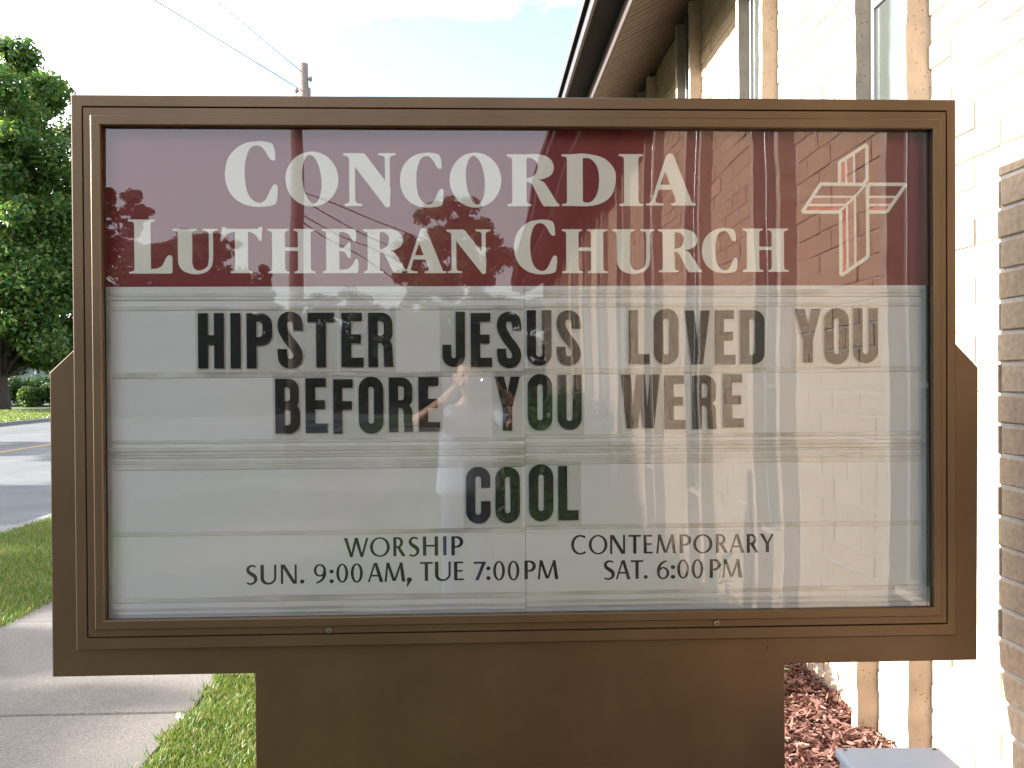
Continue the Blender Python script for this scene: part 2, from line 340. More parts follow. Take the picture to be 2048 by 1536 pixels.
# ------------------------------------------------------------ church building
WX = 1.74
church = thing('church_building', 'tan brick church with concrete fins, tall windows and deep brown eaves right of the sign', 'building', (WX, 3, 0))
def onch(name, me, mat, **k): o = link(name, me, mat, church, (0, 0, 0), **k); o.location = (-WX, -3, 0); return o
Y0, Y1 = -17.8, 15.9
wq = MB(); wq.box(WX+0.0045, WX+0.30, Y0, Y1, -0.1, 4.6); wq.box(WX+0.3, WX+9, Y0, Y0+0.3, -0.1, 4.6); wq.box(WX+0.3, WX+9, Y1-0.3, Y1, -0.1, 4.6)
wall = onch('wall', wq.mesh(), MORTAR)
BAY = [3.36+1.73*k for k in range(-12, 7)]      # near fin of each pair
CH, BL, MJ = 0.1025, 0.305, 0.011
cand = []
def wall_span(y0, y1, z0, z1):
    nrow = int((z1-z0)/CH)+1
    for r in range(nrow):
        zz = z0+r*CH
        if zz > z1-0.01: break
        ze = min(zz+CH-MJ, z1)
        g = math.floor(zz/CH+0.5)
        off = (g % 2)*0.155
        k0 = math.floor((y0-off)/BL)-1
        for k in range(k0, k0+int((y1-y0)/BL)+4):
            a = k*BL+off; b = a+BL-MJ
            a, b = max(a, y0), min(b, y1)
            if b-a > 0.03: cand.append((a, b, zz, ze))
ends = [Y0]+[v for b in BAY for v in (b, b+0.52)]+[Y1]
for i in range(0, len(ends), 2): wall_span(ends[i], ends[i+1]-(0.0 if i else 0.0), 0.0, 4.55)
for b in BAY: wall_span(b+0.065, b+0.46, 0.0, 0.72)
def vis_area(c):
    a, b, z0, z1 = c
    ps = [to_px(WX, y, z) for y in (a, b) for z in (z0, z1)]
    if any(p is None for p in ps): return 0
    xs = [p[0] for p in ps]; ys = [p[1] for p in ps]
    cx, cy = sum(xs)/4, sum(ys)/4
    if not (1300 < cx < 2075 and -20 < cy < 1556): return 0
    if cx < 1915 and 195 < cy < 1330: return 0
    if cx < 1957 and 700 < cy < 1330: return 0
    if cx < 1568 and cy > 700: return 0
    if z1 > 4.45: return 0
    return (max(xs)-min(xs))*(max(ys)-min(ys))
sc_ = sorted(((vis_area(c), i) for i, c in enumerate(cand)), reverse=True)
single = {i for a, i in sc_[:300] if a > 0}
# one bevelled brick mesh of unit length, proud of the mortar; small random push so the courses are not perfect
ub = MB(); ub.box(0, 0.055, 0, 1, 0, 1)
pro = {}
def brick_mesh(L, H):
    key = (round(L, 2), round(H, 3))
    if key not in pro:
        me = bevel_box(0, 0.05, 0, key[0] if key[0] < .29 else BL-MJ, 0, H, 0.0045, 1); me.materials.append(BRICK); pro[key] = me
    return pro[key]
rb = random.Random(9); bq = MB()
for i, (a, b, z0, z1) in enumerate(cand):
    dx = rb.uniform(-0.003, 0.003)
    if i in single:
        o = link('brick', brick_mesh(b-a, z1-z0), None, wall, (WX-0.002+dx, a+rb.uniform(-.001, .001), z0+rb.uniform(-.001, .001)))
    else: bq.box(WX-0.002+dx, WX+0.05, a, b, z0, z1)
o = link('brick', bq.mesh(), BRICK, wall, kind='stuff')

FX = 1.65
def fin_mesh(seed, top):
    g = random.Random(seed); bm = bmesh.new(); nzs = 70; xs = [FX, WX+0.03]; ring = []
    prof = [(FX, 0), (FX, .06), (WX+.04, .06), (WX+.04, 0)]
    rows = []
    for k in range(nzs+1):
        z = -0.08+(top+0.08)*k/nzs
        j = g.uniform(-.0035, .0035); j2 = g.uniform(-.004, .004) if g.random() < .5 else 0
        rows.append([bm.verts.new((x+(j if x < WX-.01 else 0), y+(j2 if y > .01 else -abs(j2)*.4), z)) for x, y in prof])
    for k in range(nzs):
        for q in range(4): bm.faces.new((rows[k][q], rows[k][(q+1) % 4], rows[k+1][(q+1) % 4], rows[k+1][q]))
    bm.faces.new(rows[0][::-1]); bm.faces.new(rows[-1])
    bmesh.ops.recalc_face_normals(bm, faces=bm.faces)
    me = bpy.data.meshes.new('fin'); bm.to_mesh(me); bm.free(); me.materials.append(FINM); return me
SW = 2.95+EYE   # soffit height at the wall
def soff_z(x): return 2.60+EYE+(x-1.08)*(0.35/0.66)
fins = [fin_mesh(s, soff_z(FX)-0.01) for s in range(3)]
win_frame = MB()
win_frame.box(0.055, 0.085, 0.075, 0.100, 0.76, SW); win_frame.box(0.055, 0.085, 0.425, 0.450, 0.76, SW)
win_frame.box(0.055, 0.085, 0.102, 0.423, 0.76, 0.79); win_frame.box(0.058, 0.082, 0.102, 0.423, 3.18, 3.21); win_frame.box(0.058, 0.082, 0.102, 0.423, 1.55, 1.575)
wf_me = win_frame.mesh(bevel=0.002); wf_me.materials.append(ALU)
pn = MB(); pn.box(0.068, 0.076, 0.100, 0.425, 0.78, SW); pn_me = pn.mesh(); pn_me.materials.append(PANE)
sl_me = bevel_box(0.010, 0.075, 0.068, 0.457, 0.725, 0.758, 0.004); sl_me.materials.append(FINM)
FX0 = 0
for i, b in enumerate(BAY):
    onch('concrete_fin', fins[i % 3], None).location.y += b
    onch('concrete_fin', fins[(i+1) % 3], None).location.y += b+0.46
    w = link('window', wf_me, None, church, (-0.082, b-3, 0))
    link('pane', pn_me, None, w); link('sill', sl_me, None, w)
# the wall opening behind each window: mortar box stays 10 mm back, pane stands in front of it

# eaves
def extr_y(poly, y0, y1, bevel=0):
    """polygon in (x,z) extruded along y"""
    return prism(poly, y0, y1, bevel)
E0, E1 = Y0-0.9, Y1+1.0
roof = onch('roof', prism([(0.86, 4.60), (0.86, 4.52), (WX+9, 4.62+4.2), (WX+9, 4.72+4.2)], E0, E1), ROOFM)
def onroof(name, me, mat, **k): return link(name, me, mat, roof, **k)
onroof('gutter', prism([(0.84, 4.60), (0.84, 4.505), (0.848, 4.505), (0.852, 4.53), (0.93, 4.53), (0.93, 4.60)], E0, E1, 0.002), GUTTER)
onroof('fascia', prism([(0.875, 4.527), (0.875, 4.43), (0.93, 4.43), (0.93, 4.527)], E0, E1), FASCIA)
onroof('drip_strip', prism([(0.862, 4.432), (0.862, 4.345), (0.885, 4.345), (0.885, 4.428)], E0, E1, 0.002), GUTTER)
onroof('eave_board', prism([(0.886, 4.40), (0.886, 4.352), (1.078, 4.330), (1.078, 4.40)], E0, E1), FASCIA)
onroof('trim_board', prism([(1.08, 4.332), (1.08, 4.20), (1.10, 4.20), (1.10, 4.332)], E0, E1, 0.002), TRIM)
sf = onroof('soffit', prism([(1.10, 4.235), (WX+0.02, 4.575), (WX+0.02, 4.62), (1.10, 4.28)], E0, E1), GAP)
BW = 0.098
bd = prism([(1.102, 4.206), (WX-0.001, 4.206+0.339), (WX-0.001, 4.206+0.36), (1.102, 4.227)], 0.0, BW-0.010, 0.0025); bd.materials.append(SOFF)
k0, k1 = int(3.2/BW), int(15.0/BW)
for k in range(k0, k1): link('soffit_board', bd, None, sf, (0, k*BW, random.Random(k).uniform(-.0015, .0015)))
sbm = MB()
for k in list(range(int(E0/BW)+1, k0))+list(range(k1, int(E1/BW))):
    x0, x1 = 1.102, WX-0.001; z0, z1 = 4.206, 4.545; y0, y1 = k*BW, k*BW+BW-0.01
    sbm.add([(x0, y0, z0), (x1, y0, z1), (x1, y1, z1), (x0, y1, z0), (x0, y0, z0+.02), (x1, y0, z1+.02), (x1, y1, z1+.02), (x0, y1, z0+.02)], BOXF)
link('soffit_board', sbm.mesh(), SOFF, sf, kind='stuff')
# ------------------------------------------------------------ lettering: outlines cut as 2-D shapes, then extruded
def rc(x0, y0, x1, y1): return [(x0, y0), (x1, y0), (x1, y1), (x0, y1)]
def rr(x0, y0, x1, y1, rad):
    if not isinstance(rad, (tuple, list)): rad = (rad,)*4
    P = []
    for (cx, cy, a0), r in zip(((x0, y0, 180), (x1, y0, 270), (x1, y1, 0), (x0, y1, 90)), rad):
        if r == 0: P.append((cx, cy)); continue
        ox = cx+(r if cx == x0 else -r); oy = cy+(r if cy == y0 else -r)
        for k in range(9):
            t = R(a0+90*k/8); P.append((ox+r*math.cos(t), oy+r*math.sin(t)))
    return P
def el(cx, cy, rx, ry, tilt=0, n=44):
    c, s = math.cos(R(tilt)), math.sin(R(tilt))
    return [(cx+rx*math.cos(t)*c-ry*math.sin(t)*s, cy+rx*math.cos(t)*s+ry*math.sin(t)*c) for t in [2*math.pi*k/n for k in range(n)]]
def sm(pts, n=6):
    """closed path, smooth through plain points, sharp at points that end in ,1"""
    N_ = len(pts); P = []
    for i in range(N_):
        p0, p1, p2, p3 = pts[i-1], pts[i], pts[(i+1) % N_], pts[(i+2) % N_]
        a = p1 if len(p1) == 3 else p0; d = p2 if len(p2) == 3 else p3
        if len(p1) == 3 and len(p2) == 3: P.append(p1[:2]); continue
        for k in range(n):
            t = k/n
            P.append(tuple(0.5*((2*p1[j])+(-a[j]+p2[j])*t+(2*a[j]-5*p1[j]+4*p2[j]-d[j])*t*t+(-a[j]+3*p1[j]-3*p2[j]+d[j])*t**3) for j in (0, 1)))
    return P
def stroke(pts, ws, n=8):
    Q = []; Wd = []
    for i in range(len(pts)-1):
        p0, p1, p2, p3 = pts[max(i-1, 0)], pts[i], pts[i+1], pts[min(i+2, len(pts)-1)]
        for k in range(n):
            t = k/n; Q.append([0.5*((2*p1[j])+(-p0[j]+p2[j])*t+(2*p0[j]-5*p1[j]+4*p2[j]-p3[j])*t*t+(-p0[j]+3*p1[j]-3*p2[j]+p3[j])*t**3) for j in (0, 1)])
            Wd.append(ws[i]+(ws[i+1]-ws[i])*t if isinstance(ws, (list, tuple)) else ws)
    Q.append(pts[-1]); Wd.append(ws[-1] if isinstance(ws, (list, tuple)) else ws)
    A, B = [], []
    for i in range(len(Q)):
        a, b = Q[max(i-1, 0)], Q[min(i+1, len(Q)-1)]; dx, dy = b[0]-a[0], b[1]-a[1]; l = math.hypot(dx, dy) or 1
        nx, ny = -dy/l*Wd[i]/2, dx/l*Wd[i]/2; A.append((Q[i][0]+nx, Q[i][1]+ny)); B.append((Q[i][0]-nx, Q[i][1]-ny))
    return [('+', [A[i], A[i+1], B[i+1], B[i]]) for i in range(len(Q)-1)]
def ln(x0, y0, x1, y1, w0, w1=None, hx=True):
    """slanted stroke cut level at both ends; w is the width measured along x"""
    w1 = w0 if w1 is None else w1
    return ('+', [(x0-w0/2, y0), (x0+w0/2, y0), (x1+w1/2, y1), (x1-w1/2, y1)])
def foot(xl, xr, y, d, e1, e2, t=20, b=34):
    """bracketed serif at height y under (d=1) or over (d=-1) a stem xl..xr reaching out to e1 and e2"""
    P = []
    for k in range(6):
        u = k/5; P.append(((1-u)**2*xl+2*u*(1-u)*xl+u*u*(xl*.35+e1*.65), y-d*((1-u)**2*(b+t)+2*u*(1-u)*t*1.05+u*u*t)))
    P += [(e1+3, y-d*t*.9), (e1, y-d*t*.5), (e1+4, y-d*1), (e1+10, y), (e2-10, y), (e2-4, y-d*1), (e2, y-d*t*.5), (e2-3, y-d*t*.9)]
    for k in range(6):
        u = 1-k/5; P.append(((1-u)**2*xr+2*u*(1-u)*xr+u*u*(xr*.35+e2*.65), y-d*((1-u)**2*(b+t)+2*u*(1-u)*t*1.05+u*u*t)))
    return ('+', P)
p, q_ = '+', '-'
def col(x0, x1, y0, y1): return ('+', rc(x0, y0, x1, y1))
BLOCK = {
 'H': [col(0, 19, 0, 110), col(31, 50, 0, 110), col(10, 40, 44, 64)],
 'I': [col(0, 20, 0, 110)],
 'P': [(p, rr(0, 0, 50, 65, (0, 23, 22, 0))), (q_, rr(19, 17, 31, 48, (0, 7, 7, 0))), col(0, 19, 0, 110)],
 'S': stroke([(40.5, 37), (40.5, 26), (37, 14), (25, 9), (13, 14), (9.5, 26), (12, 38), (22, 55), (34, 70), (40.5, 84), (37, 97), (25, 102), (13, 97), (9.5, 84), (9.5, 73)], 19),
 'T': [col(0, 53, 0, 19), col(17, 36, 0, 110)],
 'E': [col(0, 19, 0, 110), col(10, 40, 0, 17.5), col(10, 38, 44, 62), col(10, 43, 91, 110)],
 'R': [(p, rr(0, 0, 48, 60, (0, 22, 17, 0))), (p, rr(0, 51, 48, 90, (0, 20, 0, 0))), (q_, rr(19, 61.5, 30, 111, (0, 8, 0, 0))), (q_, rr(19, 17, 31, 46, (0, 6, 6, 0))), col(0, 19, 0, 110), (p, [(30, 78), (48, 78), (49.5, 110), (31.5, 110)])],
 'J': [(p, rr(0, 60, 46, 111, (0, 0, 23, 23))), (q_, rr(18, 40, 27, 93, (0, 0, 4.5, 4.5))), (q_, rc(-1, 50, 18, 66)), col(27, 46, 0, 70)],
 'U': [(p, rr(0, 0, 50, 112, (0, 0, 24, 24))), (q_, rr(18.5, -2, 31.5, 94, (0, 0, 6.4, 6.4)))],
 'O': [(p, rr(0, 0, 50, 113, 24.5)), (q_, rr(19.3, 20, 30.7, 93, 5.6))],
 'C': [(p, rr(0, 0, 50, 114, 24.5)), (q_, rr(19, 19, 31, 96, 6)), (q_, rc(25, 42, 52, 69))],
 'L': [col(0, 19, 0, 110), col(10, 43, 90, 110)],
 'V': [(p, [(0, 0), (19, 0), (25.5, 68), (31, 0), (50, 0), (36.5, 110), (13.5, 110)])],
 'D': [(p, rr(0, 0, 50, 110, (0, 22, 22, 0))), (q_, rr(19, 18, 31, 92, (0, 8, 8, 0)))],
 'Y': [(p, [(0, 0), (18.5, 0), (25.5, 32), (32, 0), (50.5, 0), (34.5, 64), (34.5, 110), (15.5, 110), (15.5, 64)])],
 'B': [(p, rr(0, 0, 48, 60, (0, 21, 17, 0))), (p, rr(0, 50, 50, 110, (0, 17, 22, 0))), (q_, rr(19, 17, 30, 45, (0, 6, 6, 0))), (q_, rr(19, 62, 31, 93, (0, 6, 6, 0))), (p, rc(0, 0, 10, 110))],
 'F': [col(0, 19, 0, 110), col(10, 41, 0, 17.5), col(10, 39, 44, 62)],
 'W': [(p, [(0, 0), (20, 0), (24, 68), (30.5, 0), (48.5, 0), (53, 68), (58.5, 0), (78, 0), (66.5, 110), (43, 110), (38.7, 64), (34.5, 110), (11.5, 110)])],
}
SERIF = {
 'C': [(p, sm([(590, 90), (555, 72), (500, 62), (430, 60), (300, 85), (190, 160), (125, 260), (100, 390), (115, 510), (170, 620), (270, 700), (400, 735), (520, 733), (600, 716), (626, 690), (638, 610), (640, 530), (625, 508), (598, 510), (570, 555), (530, 640), (490, 685), (440, 695), (380, 665), (330, 590), (308, 480), (303, 380), (310, 280), (340, 170), (380, 118), (430, 103), (480, 120), (520, 170), (545, 215), (570, 248), (600, 258), (617, 245), (612, 150)]))],
 'O': [(p, el(991, 451, 271, 281)), (q_, el(990, 452, 97, 250, -5))],
 'N': [(p, [(1400, 148), (1570, 148), (1590, 160), (1805, 440), (1800, 595), (1785, 606), (1762, 603), (1500, 265), (1450, 250), (1450, 200), (1440, 180), (1400, 165)]), col(1450, 1500, 170, 580), foot(1450, 1500, 595, 1, 1408, 1560), col(1758, 1800, 160, 595), foot(1758, 1800, 147, -1, 1698, 1852)],
 'R': [(p, sm([(700, 143, 1), (830, 143), (920, 180), (953, 250), (935, 315), (880, 350), (820, 362), (700, 370, 1)])), (q_, sm([(715, 170, 1), (770, 180), (808, 220), (812, 260), (790, 320), (745, 345), (715, 350, 1)])), (p, sm([(700, 352, 1), (790, 358), (850, 375), (890, 415), (978, 560, 1), (1000, 580), (1000, 595, 1), (865, 595, 1), (840, 560, 1), (775, 425), (745, 388), (715, 382, 1)])), col(590, 715, 160, 580), (p, rc(560, 143, 720, 170)), foot(590, 715, 143, -1, 540, 760), foot(590, 715, 595, 1, 548, 757)],
 'D': [(p, sm([(1150, 124, 1), (1250, 120), (1370, 150), (1440, 225), (1450, 300), (1430, 390), (1370, 450), (1280, 478), (1150, 478, 1)])), (q_, sm([(1228, 150, 1), (1280, 155), (1325, 210), (1338, 300), (1325, 390), (1290, 445), (1250, 455), (1228, 445, 1)])), col(1122, 1228, 140, 470), foot(1122, 1228, 124, -1, 1085, 1240, 14, 22), foot(1122, 1228, 478, 1, 1085, 1240, 14, 22)],
 'I': [col(1505, 1602, 140, 465), foot(1505, 1602, 128, -1, 1468, 1636, 14, 22), foot(1505, 1602, 476, 1, 1468, 1636, 14, 22)],
 'L': [col(145, 313, 70, 590), foot(145, 313, 47, -1, 85, 355, 20, 30), foot(145, 313, 598, 1, 90, 330, 20, 30), (p, sm([(300, 552, 1), (370, 547), (430, 517), (470, 440), (500, 412), (532, 425), (535, 500), (533, 580), (520, 598, 1), (300, 598, 1)]))],
 'U': [(p, sm([(592, 430, 1), (600, 510), (655, 578), (770, 607), (880, 585), (940, 520), (955, 430, 1), (912, 430, 1), (898, 520), (850, 558), (800, 568), (757, 545), (740, 490), (740, 430, 1)])), col(592, 740, 160, 435), col(912, 955, 160, 435), foot(592, 740, 142, -1, 540, 788), foot(912, 955, 142, -1, 848, 1003)],
 'T': [col(1177, 1310, 150, 580), foot(1177, 1310, 595, 1, 1130, 1358), (p, sm([(1065, 120), (1048, 130), (1036, 200), (1030, 255), (1046, 264), (1085, 208), (1130, 180), (1180, 170, 1), (1310, 170, 1), (1355, 180), (1395, 210), (1428, 260), (1447, 260), (1453, 200), (1457, 128), (1440, 121), (1405, 140, 1), (1095, 140, 1)]))],
 'H': [col(1557, 1690, 160, 580), col(1823, 1955, 160, 580), col(1650, 1850, 331, 367), foot(1557, 1690, 142, -1, 1510, 1730), foot(1557, 1690, 597, 1, 1512, 1736), foot(1823, 1955, 142, -1, 1778, 2002), foot(1823, 1955, 597, 1, 1784, 2008)],
 'E': [col(165, 300, 150, 590), foot(165, 300, 143, -1, 118, 320), foot(165, 300, 595, 1, 125, 320), (p, sm([(280, 143, 1), (455, 143, 1), (470, 165), (472, 250), (458, 271), (438, 262), (400, 205), (350, 178), (280, 172, 1)])), (p, sm([(280, 340, 1), (340, 335), (370, 310), (393, 282), (412, 292), (415, 425), (400, 441), (383, 425), (362, 388), (330, 372), (280, 370, 1)])), (p, sm([(280, 560, 1), (350, 558), (400, 545), (440, 500), (465, 453), (490, 458), (495, 510), (492, 580), (480, 595, 1), (280, 595, 1)]))],
 'A': [(p, [(1128, 158), (1145, 138), (1165, 132), (1185, 138), (1200, 158), (1362, 572), (990, 572)]), (q_, [(1121, 290), (1165, 410), (1076, 410)]), (q_, [(1060, 455), (1183, 455), (1232, 600), (1018, 600)]), foot(997, 1034, 595, 1, 945, 1105, 20, 20), foot(1215, 1352, 595, 1, 1172, 1397, 20, 20)],
}
def ring(cx, cy, rx, ry, tx, ty): return [(p, el(cx, cy, rx, ry)), (q_, el(cx, cy, rx-tx, ry-ty))]
SLIM = {
 'W': [ln(9, 0, 39, 100, 18, 13), ln(64, 0, 39, 100, 14, 12), ln(64, 0, 93, 100, 18, 13), ln(122, 0, 93, 100, 12, 12)],
 'O': ring(51, 50, 51, 52, 16, 8), 'C': [(p, el(51, 50, 51, 52)), (q_, el(55, 50, 38, 43)), (q_, [(70, 22), (110, -20), (110, 120), (72, 80)])]+stroke([(58, 5), (70, 6), (82, 11)], [9, 11, 13])+stroke([(58, 96), (72, 94), (84, 87)], [9, 10, 11]),
 'R': [(p, rr(0, 0, 54, 56, (0, 27, 27, 0))), (q_, rr(16, 9, 38, 47, (0, 17, 17, 0))), col(0, 17, 0, 100), ln(28, 52, 58, 100, 20, 20)],
 'S': stroke([(48, 10), (36, 4.5), (20, 6), (9, 20), (14, 36), (30, 48), (44, 60), (47, 78), (36, 92), (20, 96), (4, 90)], [8, 9, 11, 15, 17, 19, 18, 15, 10, 9, 8]),
 'H': [col(0, 17, 0, 100), col(58, 75, 0, 100), col(10, 65, 43, 53)], 'I': [col(0, 17, 0, 100)],
 'P': [(p, rr(0, 0, 58, 60, (0, 30, 30, 0))), (q_, rr(16, 9, 41, 51, (0, 20, 20, 0))), col(0, 17, 0, 100)],
 'U': [(p, rr(0, 0, 78, 102, (0, 0, 38, 34))), (q_, rr(17, -2, 67, 92, (0, 0, 28, 24)))],
 'N': [col(0, 12, 0, 100), ln(10, 0, 71, 100, 20, 20), col(70, 81, 0, 100)],
 '.': [(p, el(10, 10, 10, 10))], ':': [(p, el(10, 10, 10, 10)), (p, el(10, 60, 10, 10))], ',': [(p, el(12, 11, 11, 11)), (p, [(4, 16), (23, 12), (4, 46), (0, 45)])],
 '0': ring(31, 50, 31, 51, 15, 8),
 '9': ring(30, 32, 30, 33, 13, 8)+stroke([(53, 36), (52, 60), (38, 84), (12, 98)], [15, 15, 12, 7]),
 '6': ring(32, 68, 30, 33, 13, 8)+stroke([(9, 66), (10, 42), (24, 16), (50, 2)], [15, 15, 12, 7]),
 '7': [col(0, 62, 0, 11), ln(52, 8, 16, 100, 18, 18)],
 'A': [ln(38, 0, 5, 100, 10, 10), ln(41, 0, 72, 100, 17, 19), col(20, 60, 62, 71), (p, [(33, 0), (49, 0), (45, 12)])],
 'M': [ln(16, 0, 6, 100, 10, 11), ln(17, 0, 49, 96, 16, 15), ln(86, 0, 52, 96, 10, 12), ln(85, 0, 98, 100, 16, 18)],
 'T': [col(0, 66, 0, 10), col(24.5, 41.5, 0, 100)],
 'E': [col(0, 17, 0, 100), col(8, 48, 0, 9.5), col(8, 44, 45, 54), col(8, 50, 90.5, 100)],
 'Y': [ln(9, 0, 37, 56, 18, 14), ln(65, 0, 38, 56, 11, 12), col(29, 46, 50, 100)],
}
_tri = {}
def inside(P, x, y):
    c = False; n = len(P); j = n-1
    for i in range(n):
        if (P[i][1] > y) != (P[j][1] > y) and x < (P[j][0]-P[i][0])*(y-P[i][1])/(P[j][1]-P[i][1])+P[i][0]: c = not c
        j = i
    return c
def tris(ops, key=None):
    if key in _tri: return _tri[key]
    V, E = [], []
    for s, P in ops:
        n = len(V); V += [Vector((a, b)) for a, b in P]; E += [(n+i, n+(i+1) % len(P)) for i in range(len(P))]
    r = delaunay_2d_cdt(V, E, [], 0, 1e-4)
    v, f = r[0], r[2]; keep = []
    for t in f:
        x = sum(v[i].x for i in t)/len(t); y = sum(v[i].y for i in t)/len(t); on = False
        for s, P in ops:
            if inside(P, x, y): on = (s == '+')
        if on: keep.append(tuple(t))
    used = sorted({i for t in keep for i in t}); xs = [v[i].x for i in used]; ys = [v[i].y for i in used]
    x0, x1, y0, y1 = min(xs), max(xs), min(ys), max(ys); mp_ = {i: k for k, i in enumerate(used)}
    res = ([((v[i].x-x0)/(x1-x0), (v[i].y-y0)/(y1-y0)) for i in used], [tuple(mp_[i] for i in t) for t in keep])
    if key: _tri[key] = res
    return res
def plate(vs, fs, yf, t):
    """flat figure (x,z pairs) given thickness: front at yf"""
    bm = bmesh.new(); b = [bm.verts.new((x, yf, z)) for x, z in vs]
    for f in fs:
        try: bm.faces.new([b[i] for i in f])
        except ValueError: pass
    bmesh.ops.recalc_face_normals(bm, faces=bm.faces)
    if bm.faces and sum(f.normal.y*f.calc_area() for f in bm.faces) > 0: bmesh.ops.reverse_faces(bm, faces=bm.faces)
    r = bmesh.ops.extrude_face_region(bm, geom=list(bm.faces)[:], use_keep_orig=True)
    for v in r['geom']:
        if isinstance(v, bmesh.types.BMVert): v.co.y = yf+t
    bmesh.ops.recalc_face_normals(bm, faces=bm.faces)
    me = bpy.data.meshes.new('plate'); bm.to_mesh(me); bm.free(); return me
def glyph(font, fname, ch, box, yf, t, org=(0, 0, 0)):
    v, f = tris(font[ch], (fname, ch)); x0, x1, z0, z1 = box
    return plate([(x0+(x1-x0)*a-org[0], z1-(z1-z0)*b-org[2]) for a, b in v], f, yf-org[1], t)
HDR = [
  ('C', -0.7438, -0.5898, 2.1041, 2.2982), ('O', -0.5671, -0.4118, 2.1052, 2.2675), ('N', -0.3967, -0.242, 2.1032, 2.2637), ('C', -0.2298, -0.101, 2.1026, 2.2657), ('O', -0.0831, 0.0709, 2.1028, 2.2662),
  ('R', 0.0864, 0.2444, 2.1069, 2.2624), ('D', 0.2509, 0.4145, 2.1071, 2.2644), ('I', 0.4225, 0.4974, 2.1081, 2.2633), ('A', 0.5042, 0.6562, 2.1095, 2.2663), None,
  ('L', -1.0257, -0.8984, 1.9081, 2.0666), ('U', -0.8971, -0.7665, 1.9056, 2.0392), ('T', -0.7582, -0.6362, 1.9088, 2.0455), ('H', -0.621, -0.4794, 1.908, 2.0392), ('E', -0.4627, -0.3542, 1.9083, 2.0392),
  ('R', -0.3413, -0.2091, 1.9081, 2.0393), ('A', -0.2253, -0.0942, 1.9079, 2.0418), ('N', -0.0935, 0.0385, 1.905, 2.0378), ('C', 0.1076, 0.2363, 1.9037, 2.0675), ('H', 0.2507, 0.3903, 1.907, 2.0384),
  ('U', 0.4014, 0.5302, 1.9045, 2.0384), ('R', 0.5402, 0.6735, 1.9095, 2.0393), ('C', 0.6735, 0.7814, 1.9063, 2.0424), ('H', 0.7966, 0.9385, 1.91, 2.0406),
]
TIL = [
  ('H', -0.8241, -0.7488, 1.6282, 1.7906), ('I', -0.7295, -0.7004, 1.6278, 1.7904), ('P', -0.6824, -0.608, 1.6277, 1.7901), ('S', -0.5927, -0.5182, 1.6264, 1.7947), ('T', -0.5045, -0.4251, 1.6296, 1.791),
  ('E', -0.4055, -0.3401, 1.6298, 1.7907), ('R', -0.3262, -0.2527, 1.6298, 1.7904), ('J', -0.107, -0.04, 1.6282, 1.7922), ('E', -0.0228, 0.0401, 1.6277, 1.7885), ('S', 0.0549, 0.1278, 1.6243, 1.7921),
  ('U', 0.1442, 0.2179, 1.6312, 1.7963), ('S', 0.2322, 0.3054, 1.63, 1.796), ('L', 0.4501, 0.5125, 1.634, 1.7953), ('O', 0.5253, 0.5999, 1.6321, 1.7996), ('V', 0.6188, 0.6945, 1.6325, 1.7939),
  ('E', 0.7093, 0.7723, 1.632, 1.7945), ('D', 0.7859, 0.8611, 1.6321, 1.7942), ('Y', 0.9547, 1.0331, 1.6357, 1.7972), ('O', 1.0439, 1.1186, 1.6301, 1.7994), ('U', 1.1331, 1.2078, 1.6333, 1.7992),
  None, ('B', -0.6006, -0.5286, 1.434, 1.5963), ('E', -0.512, -0.4475, 1.4352, 1.5973), ('F', -0.4308, -0.373, 1.4327, 1.594), ('O', -0.3556, -0.2829, 1.432, 1.601),
  ('R', -0.2666, -0.1954, 1.4366, 1.598), ('E', -0.1788, -0.1153, 1.4373, 1.5985), ('Y', 0.0478, 0.1227, 1.4376, 1.5986), ('O', 0.1461, 0.2192, 1.4376, 1.6059), ('U', 0.2349, 0.3071, 1.4389, 1.6031),
  ('W', 0.4253, 0.5422, 1.4415, 1.6026), ('E', 0.5559, 0.6202, 1.4381, 1.5993), ('R', 0.641, 0.714, 1.4374, 1.5992), ('E', 0.7328, 0.7971, 1.4412, 1.6024), None,
  ('C', -0.04, 0.0328, 1.1609, 1.3306), ('O', 0.0476, 0.1206, 1.1613, 1.3297), ('O', 0.1475, 0.2207, 1.1661, 1.3362), ('L', 0.2356, 0.2964, 1.1681, 1.3309),
]
